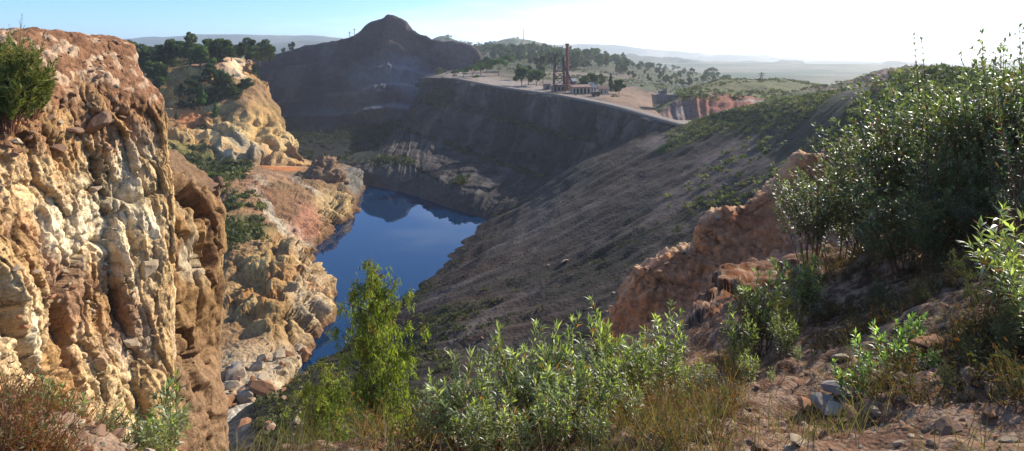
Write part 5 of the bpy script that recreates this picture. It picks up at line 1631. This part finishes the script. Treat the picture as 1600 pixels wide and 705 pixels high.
def brick_mat(name, a, b, mortar, scale=1.0):
    m, nt, bs = new_mat(name)
    N, L = nt.nodes, nt.links
    tcn = N.new('ShaderNodeTexCoord')
    br = N.new('ShaderNodeTexBrick'); br.inputs['Scale'].default_value = scale
    br.inputs['Color1'].default_value = a + (1,); br.inputs['Color2'].default_value = b + (1,); br.inputs['Mortar'].default_value = mortar + (1,)
    L.new(tcn.outputs['Object'], br.inputs['Vector'])
    ns = N.new('ShaderNodeTexNoise'); ns.inputs['Scale'].default_value = 0.6; ns.inputs['Detail'].default_value = 6
    L.new(tcn.outputs['Object'], ns.inputs['Vector'])
    mr = N.new('ShaderNodeMapRange'); mr.inputs['To Min'].default_value = 0.5; mr.inputs['To Max'].default_value = 1.45
    L.new(ns.outputs['Fac'], mr.inputs['Value'])
    sc = N.new('ShaderNodeVectorMath'); sc.operation = 'SCALE'
    L.new(br.outputs['Color'], sc.inputs[0]); L.new(mr.outputs['Result'], sc.inputs['Scale'])
    L.new(sc.outputs[0], bs.inputs['Base Color'])
    return m

M_brick = brick_mat('red_brick', (.30, .095, .06), (.24, .08, .05), (.26, .16, .11), 1.2)
M_steel = plain_mat('rusty_steel', (.075, .045, .035), 0.8, .4, 1.5)
M_plaster = plain_mat('old_plaster', (.40, .33, .24), 0.9, .35, .8)
M_white = plain_mat('white_plaster', (.58, .55, .50), 0.9, .2, .8)
M_tile = plain_mat('roof_tile', (.24, .14, .10), 0.9, .35, 1.2)
M_sheet = plain_mat('grey_sheet_roof', (.36, .33, .31), 0.7, .3, 1.0)
M_dark = plain_mat('dark_opening', (.02, .018, .016), 0.9, .2, 2)
M_stone = plain_mat('grey_masonry', (.22, .18, .15), 0.95, .35, .7)
M_timber = plain_mat('weathered_timber', (.24, .19, .15), 0.9, .35, 1.5)
M_track = plain_mat('pale_track', (.24, .19, .145), 0.95, .3, .3)
M_concrete = plain_mat('concrete', (.38, .35, .31), 0.9, .25, .6)

def yard(px, py):
    return Vector(on_surface('mine_yard', px, py, 4))

# ---- brick chimney
p = yard(886, 141)
k = p.y / F
hgt = 77 * k
c = root('brick_chimney', p, 0.2, 'tall red brick chimney standing behind the headframe', 'chimney')
MB().lathe((0, 0, -0.5), [(3.4 * k, 0), (3.2 * k, 6 * k), (3.0 * k, 7 * k), (2.55 * k, hgt * 0.93)], 18).build('shaft', M_brick, c)
MB().lathe((0, 0, hgt * 0.93 - 0.5), [(2.6 * k, 0), (3.2 * k, 0.5 * k), (3.2 * k, 3.2 * k), (2.7 * k, 3.6 * k)], 18).build('crown_band', M_brick, c)
MB().box((0, 0, 2.5 * k - 0.5), (8 * k, 8 * k, 6 * k)).build('plinth', M_brick, c)

# ---- headframe
p = yard(874, 143)
k = p.y / F
hf = root('headframe', p, 0.12, 'rusty steel lattice headframe beside the brick chimney', 'headframe')
w, hh = 8.5 * k, 56 * k
def corner(sx, sy, t):
    s = 1 - 0.22 * t
    return (sx * w * s, sy * w * 0.8 * s, t * hh - 0.5)
for sx in (-1, 1):
    for sy in (-1, 1):
        MB().bar(corner(sx, sy, 0), corner(sx, sy, 1), 1.25 * k).build('leg', M_steel, hf)
for t in (0.2, 0.4, 0.6, 0.8, 1.0):
    for (a, b) in (((-1, -1), (1, -1)), ((1, -1), (1, 1)), ((1, 1), (-1, 1)), ((-1, 1), (-1, -1))):
        MB().bar(corner(*a, t), corner(*b, t), 1.2 * k).build('beam', M_steel, hf)
for i, t in enumerate((0.2, 0.4, 0.6, 0.8)):
    for (a, b) in (((-1, -1), (1, -1)), ((1, -1), (1, 1)), ((-1, 1), (-1, -1))):
        MB().bar(corner(*b, t), corner(*a, t + .2), 0.7 * k).build('brace', M_steel, hf)
        MB().bar(corner(*a, t), corner(*b, t + .2), 0.9 * k).build('brace', M_steel, hf)
MB().box((0, 0, hh + 0.2), (2.0 * w, 1.5 * w, 0.6 * k)).build('platform', M_steel, hf)
for sx in (-1, 1):
    MB().bar((sx * w * .5, 0, hh), (sx * w * .5, 0, hh + 8.5 * k), 0.6 * k).build('post', M_steel, hf)
MB().box((-0.1 * w, 0, hh + 8.7 * k), (1.9 * w, 0.9 * w, 0.6 * k)).build('top_deck', M_steel, hf)
for sy in (-.35, .35):
    wm = MB()
    an = np.linspace(0, 2 * np.pi, 17)
    for a0, a1 in zip(an[:-1], an[1:]):
        wm.bar((3 * k * math.cos(a0), sy * w, hh + 4.2 * k + 3 * k * math.sin(a0)), (3 * k * math.cos(a1), sy * w, hh + 4.2 * k + 3 * k * math.sin(a1)), .4 * k)
    wo = wm.build('sheave_wheel', M_steel, hf)
    for a0 in an[:-1:4]:
        MB().bar((0, sy * w, hh + 4.2 * k), (3 * k * math.cos(a0), sy * w, hh + 4.2 * k + 3 * k * math.sin(a0)), .25 * k).build('spoke', M_steel, wo)
for sy in (-1, 1):
    MB().bar((0.8 * w, sy * .5 * w, hh * .78), (27 * k, sy * .8 * w, -0.5), 1.5 * k).build('backstay', M_steel, hf)
for t in (.3, .6):
    q = lambda sy: (.8 * w + (27 * k - .8 * w) * t, sy * (.5 + .3 * t) * w, hh * .78 * (1 - t) - .5 * t)
    MB().bar(q(-1), q(1), .6 * k).build('stay_tie', M_steel, hf)

# ---- buildings
def building(name, px, py, wpx, hpx, dpx, roof, mats, label, rz=0.25, openings=(), roof_h=0.45, cat='building'):
    p = yard(px, py); k = p.y / F
    o = root(name, p, rz, label, cat)
    W_, H_, D_ = wpx * k * .88, hpx * k * .82, dpx * k * .88
    t = .45
    # four walls with real openings in the front one
    MB().box((0, D_ / 2 - t / 2, H_ / 2 - .4), (W_, t, H_ + .8)).build('wall', mats[0], o)
    for s in (-1, 1):
        MB().box((s * (W_ / 2 - t / 2), -t / 2, H_ / 2 - .4), (t - .01, D_ - t, H_ + .8)).build('wall', mats[0], o)
    fr = MB()
    xs = sorted(openings)
    x = -W_ / 2 + t
    for (u, wu, z0, z1) in xs:
        a, b = (u - wu / 2) * W_, (u + wu / 2) * W_
        if a > x: fr.box(((x + a) / 2, -D_ / 2 + t / 2, H_ / 2 - .4), (a - x, t, H_ + .8))
        if z0 > 0: fr.box(((a + b) / 2, -D_ / 2 + t / 2, z0 * H_ / 2 - .4), (b - a, t, z0 * H_ + .8))
        if z1 < 1: fr.box(((a + b) / 2, -D_ / 2 + t / 2, (z1 + 1) / 2 * H_), (b - a, t, (1 - z1) * H_))
        x = b
    fr.box(((x + W_ / 2 - t) / 2, -D_ / 2 + t / 2, H_ / 2 - .4), (W_ / 2 - t - x, t, H_ + .8))
    fw = fr.build('front_wall', mats[0], o)
    for (u, wu, z0, z1) in xs:
        MB().box((u * W_, -D_ / 2 + t + .5, (z0 + z1) / 2 * H_), (wu * W_ * 1.1, .1, (z1 - z0) * H_)).build('window' if z0 > .1 else 'door', M_dark, fw)
    if roof == 'gable':
        e = .5
        r = roof_h * D_
        MB().prism([(-D_ / 2 - e, H_ + .05), (0, H_ + r), (D_ / 2 + e, H_ + .05), (D_ / 2 + e, H_ + .35), (0, H_ + r + .35), (-D_ / 2 - e, H_ + .35)], -W_ / 2 - e, W_ / 2 + e).build('roof', mats[1], o)
        for s in (-1, 1):
            MB().prism([(-D_ / 2, H_), (D_ / 2, H_), (0, H_ + r)], s * (W_ / 2 - .4) - .2, s * (W_ / 2 - .4) + .2).build('gable_end', mats[0], o)
    elif roof == 'gable_front':
        r = roof_h * W_
        for s in (-1, 1):
            m = MB()
            m.add([(s * (W_ / 2 + .5), -D_ / 2 - .4, H_), (0, -D_ / 2 - .4, H_ + r), (0, D_ / 2 + .4, H_ + r), (s * (W_ / 2 + .5), D_ / 2 + .4, H_),
                   (s * (W_ / 2 + .5), -D_ / 2 - .4, H_ + .3), (0, -D_ / 2 - .4, H_ + r + .3), (0, D_ / 2 + .4, H_ + r + .3), (s * (W_ / 2 + .5), D_ / 2 + .4, H_ + .3)],
                  [(0, 3, 2, 1), (4, 5, 6, 7), (0, 1, 5, 4), (1, 2, 6, 5), (2, 3, 7, 6), (3, 0, 4, 7)])
            m.build('roof_slope', mats[1], o)
        for y in (-D_ / 2 + .2, D_ / 2 - .2):
            m = MB(); m.add([(-W_ / 2, y - .15, H_), (W_ / 2, y - .15, H_), (0, y - .15, H_ + r), (-W_ / 2, y + .15, H_), (W_ / 2, y + .15, H_), (0, y + .15, H_ + r)],
                            [(0, 1, 2), (5, 4, 3), (0, 3, 4, 1), (1, 4, 5, 2), (2, 5, 3, 0)])
            m.build('gable_end', mats[0], o)
    elif roof == 'shed':
        MB().prism([(-D_ / 2 - .6, H_ + .03), (D_ / 2 + .6, H_ + roof_h * D_), (D_ / 2 + .6, H_ + roof_h * D_ + .3), (-D_ / 2 - .6, H_ + .33)], -W_ / 2 - .5, W_ / 2 + .5).build('roof', mats[1], o)
    return o
building('winding_house', 872, 142, 22, 10, 14, None, (M_stone, M_tile), 'dark roofless masonry building at the foot of the headframe', .2, ((-.3, .16, 0, .8), (0, .16, .2, .8), (.3, .16, .2, .8)))
building('engine_shed', 908, 145, 34, 11, 16, 'shed', (M_plaster, M_tile), 'long ruined shed with open bays right of the headframe', .22, ((-.4, .1, 0, .85), (-.22, .12, 0, .85), (-.02, .12, 0, .85), (.18, .12, 0, .85), (.37, .1, 0, .85)), .22)
building('pump_house', 926, 143, 12, 13, 12, 'gable_front', (M_white, M_sheet), 'small white gabled house behind the long ruined shed', .15, ((-.2, .2, .3, .75), (.2, .2, .3, .75)), .42)
building('stone_hut', 943, 146, 17, 9, 10, 'gable', (M_plaster, M_tile), 'tan stone hut with a tiled gable roof, rightmost of the yard buildings', .15, ((-.25, .13, 0, .75), (.2, .13, .35, .75)), .45)
building('boiler_house', 893, 137, 16, 13, 12, 'gable', (M_stone, M_sheet), 'grey house with sheet roof just behind the chimney foot', .2, ((0, .2, .3, .7),), .4)
building('lean_to', 856, 139, 12, 10, 10, None, (M_stone, M_tile), 'broken dark wall block left of the headframe', .2, ((0, .3, 0, .7),))
# ---- old ore cart / tank beside the shed
p = yard(931, 150); k = p.y / F
o = root('ore_cart', p, .3, 'small dark ore cart standing before the white house', 'cart')
MB().prism([(-1.1, .9), (1.1, .9), (1.5, 2.4), (-1.5, 2.4)], -1.9, 1.9).build('tub', M_steel, o)
for sx in (-1.1, 1.1):
    for sy in (-.9, .9):
        m = MB(); an = np.linspace(0, 2 * np.pi, 12, endpoint=False)
        v = [(sx + .45 * math.cos(a), sy - .1, .45 + .45 * math.sin(a)) for a in an] + [(sx + .45 * math.cos(a), sy + .1, .45 + .45 * math.sin(a)) for a in an]
        m.add(v, [tuple(range(12)), tuple(range(12, 24))[::-1]] + [(i, 12 + i, 12 + (i + 1) % 12, (i + 1) % 12) for i in range(12)])
        m.build('wheel', M_steel, o)
MB().box((0, 0, .8), (3.9, 1.5, .2)).build('frame', M_steel, o)

# ---- ore bin on legs right of the spoil heap
p = yard(1034, 170); k = p.y / F * .85
b = root('ore_bin', p, .25, 'grey timber ore bin on legs half hidden by the red mound', 'ore bin')
for i in range(6):
    for sy in (-1, 1):
        MB().box(((-13 + i * 5.2) * k, sy * 5 * k, 4.5 * k - .5), (1.3 * k, 1.3 * k, 11 * k)).build('leg', M_concrete, b)
MB().add([(-15 * k, -6.5 * k, 10 * k), (16 * k, -6.5 * k, 10 * k), (16 * k, 6.5 * k, 10 * k), (-15 * k, 6.5 * k, 10 * k),
          (-16 * k, -8.5 * k, 26 * k), (24 * k, -8.5 * k, 26 * k), (24 * k, 8.5 * k, 26 * k), (-16 * k, 8.5 * k, 26 * k)],
         [(0, 3, 2, 1), (4, 5, 6, 7), (0, 1, 5, 4), (1, 2, 6, 5), (2, 3, 7, 6), (3, 0, 4, 7)]).build('hopper', M_timber, b)
for i in range(9):
    MB().box(((-14.5 + i * 4.4) * k, -8.9 * k, 22 * k), (.8 * k, .6 * k, 10 * k)).build('rib', M_concrete, b)
MB().box((4 * k, 0, 27 * k), (42 * k, 18.5 * k, 1.6 * k)).build('deck', M_timber, b)
cab = MB().box((2 * k, 0, 31 * k), (13 * k, 9 * k, 7 * k)).build('cabin', M_timber, b)
MB().box((6.5 * k, 0, 36.5 * k), (5 * k, 6 * k, 4.4 * k)).build('cabin_top', M_timber, b)
for i in range(3):
    MB().box(((-2 + i * 3.4) * k, -4.6 * k, 31.5 * k), (1.6 * k, .3 * k, 2.6 * k)).build('window', M_dark, cab)

# ---- track and low wall along the rim
def ribbon(pts, off0, off1, z0, z1, name, mat, parent=None, n=90):
    K = np.array(pts, float)
    C = catmull(K, np.linspace(0, len(K) - 1, n), 0)
    t = unit(np.gradient(C, axis=0) * [1, 1, 0]); s = np.stack([-t[:, 1], t[:, 0], 0 * t[:, 0]], -1)
    v = np.stack([C + s * off0 + [0, 0, z0], C + s * off0 + [0, 0, z1], C + s * off1 + [0, 0, z1], C + s * off1 + [0, 0, z0]], 1)
    f = []
    for i in range(n - 1):
        for j in range(4):
            f.append((i * 4 + j, (i + 1) * 4 + j, (i + 1) * 4 + (j + 1) % 4, i * 4 + (j + 1) % 4))
    return MB().add(v.reshape(-1, 3), f).build(name, mat, parent)
rim = [P(*q) for q in RIM[2:]]
w_ = ribbon(rim, .4, 1.1, -0.6, .7, 'rim_wall', M_stone)
tag(w_, 'low stone wall running along the rim of the mine yard', 'wall')
tr = ribbon(rim, 3.0, 6.5, -0.6, .32, 'track', M_track); tr['kind'] = 'structure'
tr2 = ribbon([P(1075, 196, 228), P(1058, 188, 245), P(1040, 178, 262), P(1015, 172, 280), P(1005, 168, 300), P(1020, 160, 330)], -2, 3, -.8, .45, 'track', M_track); tr2['kind'] = 'structure'

# ---- masts, pylon, poles
hp = Vector(on_surface('hill', 817, 58, 8)); k = hp.y / F
o = root('radio_mast', hp, 0, 'tall thin mast standing on the far hill', 'mast')
MB().lathe((0, 0, -3), [(1.6, 0), (1.3, 8), (1.0, 8), (.7, 22 * k)], 8).build('shaft', M_concrete, o)
MB().box((0, 0, 3 * k - 3), (4, 4, 3 * k)).build('base_block', M_concrete, o)
p = Vector(on_surface('red_mound', 1190, 127, 6)); k = p.y / F
o = root('power_pylon', p, .2, 'small pylon on the skyline above the red mound', 'pylon')
hh = 15 * k
for sx in (-1, 1):
    MB().bar((sx * .9, 0, -.5), (sx * .15, 0, hh), .22).build('leg', M_steel, o)
MB().bar((-2.2, 0, hh * .82), (2.2, 0, hh * .82), .25).build('crossarm', M_steel, o)
MB().bar((-1.6, 0, hh * .64), (1.6, 0, hh * .64), .2).build('crossarm', M_steel, o)
MB().bar((-.7, 0, hh * .25), (.4, 0, hh * .6), .15).build('brace', M_steel, o)
for q, hpx, lab in ((546, 10, 'left pole on the shoulder of the far peak'), (554, 14, 'right taller pole on the shoulder of the far peak')):
    p = Vector(on_surface('far_wall', q, 58, 6)); k = p.y / F
    o = root('pole', p, 0, lab, 'pole', 'poles on the far peak')
    MB().bar((0, 0, -.6), (0, 0, hpx * k), .5).build('shaft', M_timber, o)
    MB().bar((-1.3, 0, hpx * k * .85), (1.3, 0, hpx * k * .85), .35).build('crossarm', M_timber, o)

# ================================================================== STONES
def make_stone(seed, sharp=1.0):
    r = np.random.default_rng(seed)
    # a block chipped by random planes
    import bmesh
    bm = bmesh.new()
    bmesh.ops.create_icosphere(bm, subdivisions=2, radius=1.0)
    pl = [(unit(r.normal(size=3)), r.uniform(.45, .8)) for _ in range(9)]
    for v in bm.verts:
        c = np.array(v.co)
        for n, d in pl:
            k = c @ n - d
            if k > 0: c = c - n * k
        c = c * (1 + .05 * r.normal())
        v.co = c * np.array([1.2, .95, .75])
    me = bpy.data.meshes.new('stone'); bm.to_mesh(me); bm.free()
    return me
def stone_mat(name, col):
    return plain_mat(name, col, .95, .45, 2.5, .15, .5)
SM = [stone_mat('stone_tan', (.36, .27, .17)), stone_mat('stone_grey', (.26, .215, .175)), stone_mat('stone_brown', (.22, .13, .08)), stone_mat('stone_pale', (.48, .42, .33)), stone_mat('stone_rust', (.28, .14, .07))]
STONES = {}
for mi, m in enumerate(SM):
    for s in range(4):
        me = make_stone(900 + mi * 10 + s); me.materials.append(m)
        STONES[(mi, s)] = me
OBJ = {o.name: o for o, G in SURF}
def stone(parent, loc, size, mats, flat=1.0, name='stone', sink=.15):
    o = add_obj(name, STONES[(random.choice(mats), random.randrange(4))], parent)
    o.location = (loc[0], loc[1], loc[2] + size * (.5 - sink) * flat * .6)
    o.rotation_euler = (random.uniform(-.5, .5), random.uniform(-.5, .5), random.uniform(0, 6.28))
    o.scale = (size * random.uniform(.4, .6), size * random.uniform(.38, .55), size * random.uniform(.35, .5) * flat)
    return o
# fallen blocks at the foot of the left cliff
for i in range(48):
    t = random.random()
    px = random.uniform(352, 420) if t < .6 else random.uniform(400, 480)
    py = random.uniform(565, 635) if t < .6 else random.uniform(535, 575)
    p = on_surface('left_bank', px, py)
    stone(OBJ['left_bank'], p, random.choice([.5, .6, .8, 1.0, 1.4, 2.0, 2.9]) * random.uniform(.7, 1.3), [0, 0, 4, 2], 1.2, 'boulder')
for px, py, s, m in ((372, 590, 3.6, 0), (388, 622, 4.0, 0), (362, 605, 3.0, 0), (378, 675, 2.6, 4), (452, 604, 2.4, 4), (470, 545, 2.6, 0), (436, 560, 3.2, 0), (400, 575, 3.0, 0), (372, 572, 2.8, 1)):
    p = on_surface('left_bank', px, py); stone(OBJ['left_bank'], p, s, [m], .8, 'boulder')
for i in range(40):
    px, py = random.uniform(410, 560), random.uniform(585, 690)
    p = on_surface('right_slope', px, py)
    if p[1] > 58: stone(OBJ['right_slope'], p, random.uniform(.4, 1.2), [0, 2, 4], .8, 'boulder')
for i in range(22):
    px, py = random.uniform(640, 1010), random.uniform(330, 560)
    stone(OBJ['right_slope'], on_surface('right_slope', px, py), random.uniform(.3, .8), [1, 2], .8, 'stone')
stone(OBJ['right_slope'], on_surface('right_slope', 884, 408), 2.2, [0], .6, 'boulder')
# rock knob on the promontory by the lake
kp = on_surface('left_bank', 500, 272)
kn = root('rock_knob', kp, .4, 'dark brown rock knob on the promontory above the lake', 'rock')
def knob(seed, sz, off, mi):
    r = np.random.default_rng(seed)
    n = 40
    th, ph = np.meshgrid(np.linspace(0, 2 * np.pi, 64), np.linspace(0, np.pi * .62, n))
    d = np.stack([np.sin(ph) * np.cos(th), np.sin(ph) * np.sin(th), np.cos(ph)], -1)
    w1, e1, c1 = facets(d * 2.6 + seed, seed, 1.0); w2, e2, c2 = facets(d * 6 + seed, seed + 1, 1.0)
    rr = 1 + .28 * fbm(d * 1.5 + seed, 3, seed=seed) + .16 * w1 + .07 * w2
    co = d * rr[..., None] * np.array(sz) + np.array(off) - [0, 0, sz[2] * .35]
    cols = np.zeros(co.shape) + np.array((.16, .10, .065)); cols = colmix(cols, (.27, .17, .09), sstep(-.1, .4, fbm(d * 3, 4, seed=seed + 3)))
    return add_obj('rock_mass', mesh_np('rock_mass', co.reshape(-1, 3), grid_faces(n, 64), M_mid, True, cols.reshape(-1, 3)), kn)
knob(3, (8.0, 7.0, 9.5), (0, 0, 0), 0); knob(5, (5.0, 4.5, 5.0), (-8, -3, -1.5), 0); knob(8, (4.5, 4, 5.5), (5.5, -2.0, -1.5), 0)
# stones bedded in the left cliff and its gravelly top
for i in range(120):
    px, py = random.uniform(5, 205), random.uniform(58, 250)
    p = on_surface('left_cliff', px, py)
    stone(OBJ['left_cliff'], p, random.choice([.12, .16, .22, .34]) * random.uniform(.8, 1.2), [2, 2, 2, 4, 0], 1.0, 'stone', .6)
for px, py, s, m in ((150, 185, 1.2, 2), (90, 228, .6, 2), (28, 218, .45, 0), (228, 410, 1.1, 0), (170, 188, .6, 2), (150, 292, .6, 0), (205, 530, .8, 0), (120, 200, .7, 2)):
    stone(OBJ['left_cliff'], on_surface('left_cliff', px, py), s, [m], 1.0, 'boulder', .7)
for i in range(45):
    px, py = random.uniform(20, 210), random.uniform(410, 520)
    stone(OBJ['left_cliff'], on_surface('left_cliff', px, py), random.uniform(.12, .3), [0, 2, 4], 1.0, 'stone', .5)
# loose stones on the near bank
for i in range(190):
    t = random.random()
    px, py = (random.uniform(1080, 1600), random.uniform(470, 704)) if t < .8 else (random.uniform(560, 1100), random.uniform(640, 704))
    if t < .8 and py < 640 - (px - 1100) * .42: continue
    p = on_surface('near_bank', px, py)
    stone(near_obj, p, random.choice([.04, .05, .07, .1, .15]) * random.uniform(.8, 1.2), [0, 2, 2, 2, 4], .75, 'stone', .5)
for px, py, s, m in ((1310, 612, .30, 1), (1290, 632, .26, 1), (1303, 640, .20, 3), (1315, 560, .24, 0), (1450, 570, .22, 2), (1262, 640, .2, 4), (1455, 545, .3, 4), (1245, 690, .16, 0), (1330, 655, .2, 2), (1530, 600, .25, 2)):
    stone(near_obj, on_surface('near_bank', px, py), s * 1.2, [m], .6, 'stone')
for i in range(60):
    px, py = random.uniform(-10, 250), random.uniform(655, 704)
    stone(near_obj, on_surface('near_bank', px, py), random.choice([.05, .07, .1, .16]) * random.uniform(.8, 1.2), [0, 2, 4, 2], .8, 'stone', .4)
# flat stones lying along the broken rim of the red cliff
for i in range(46):
    px = random.uniform(1000, 1290)
    py = np.interp(px, [1000, 1022, 1060, 1090, 1096, 1150, 1200, 1240, 1290], [446, 410, 402, 388, 350, 328, 302, 266, 258])
    stone(OBJ['red_cliff'], on_surface('red_cliff', px, py + random.uniform(-4, 10), 9), random.uniform(.15, .4), [0, 4, 4, 0], .6, 'stone', .4)
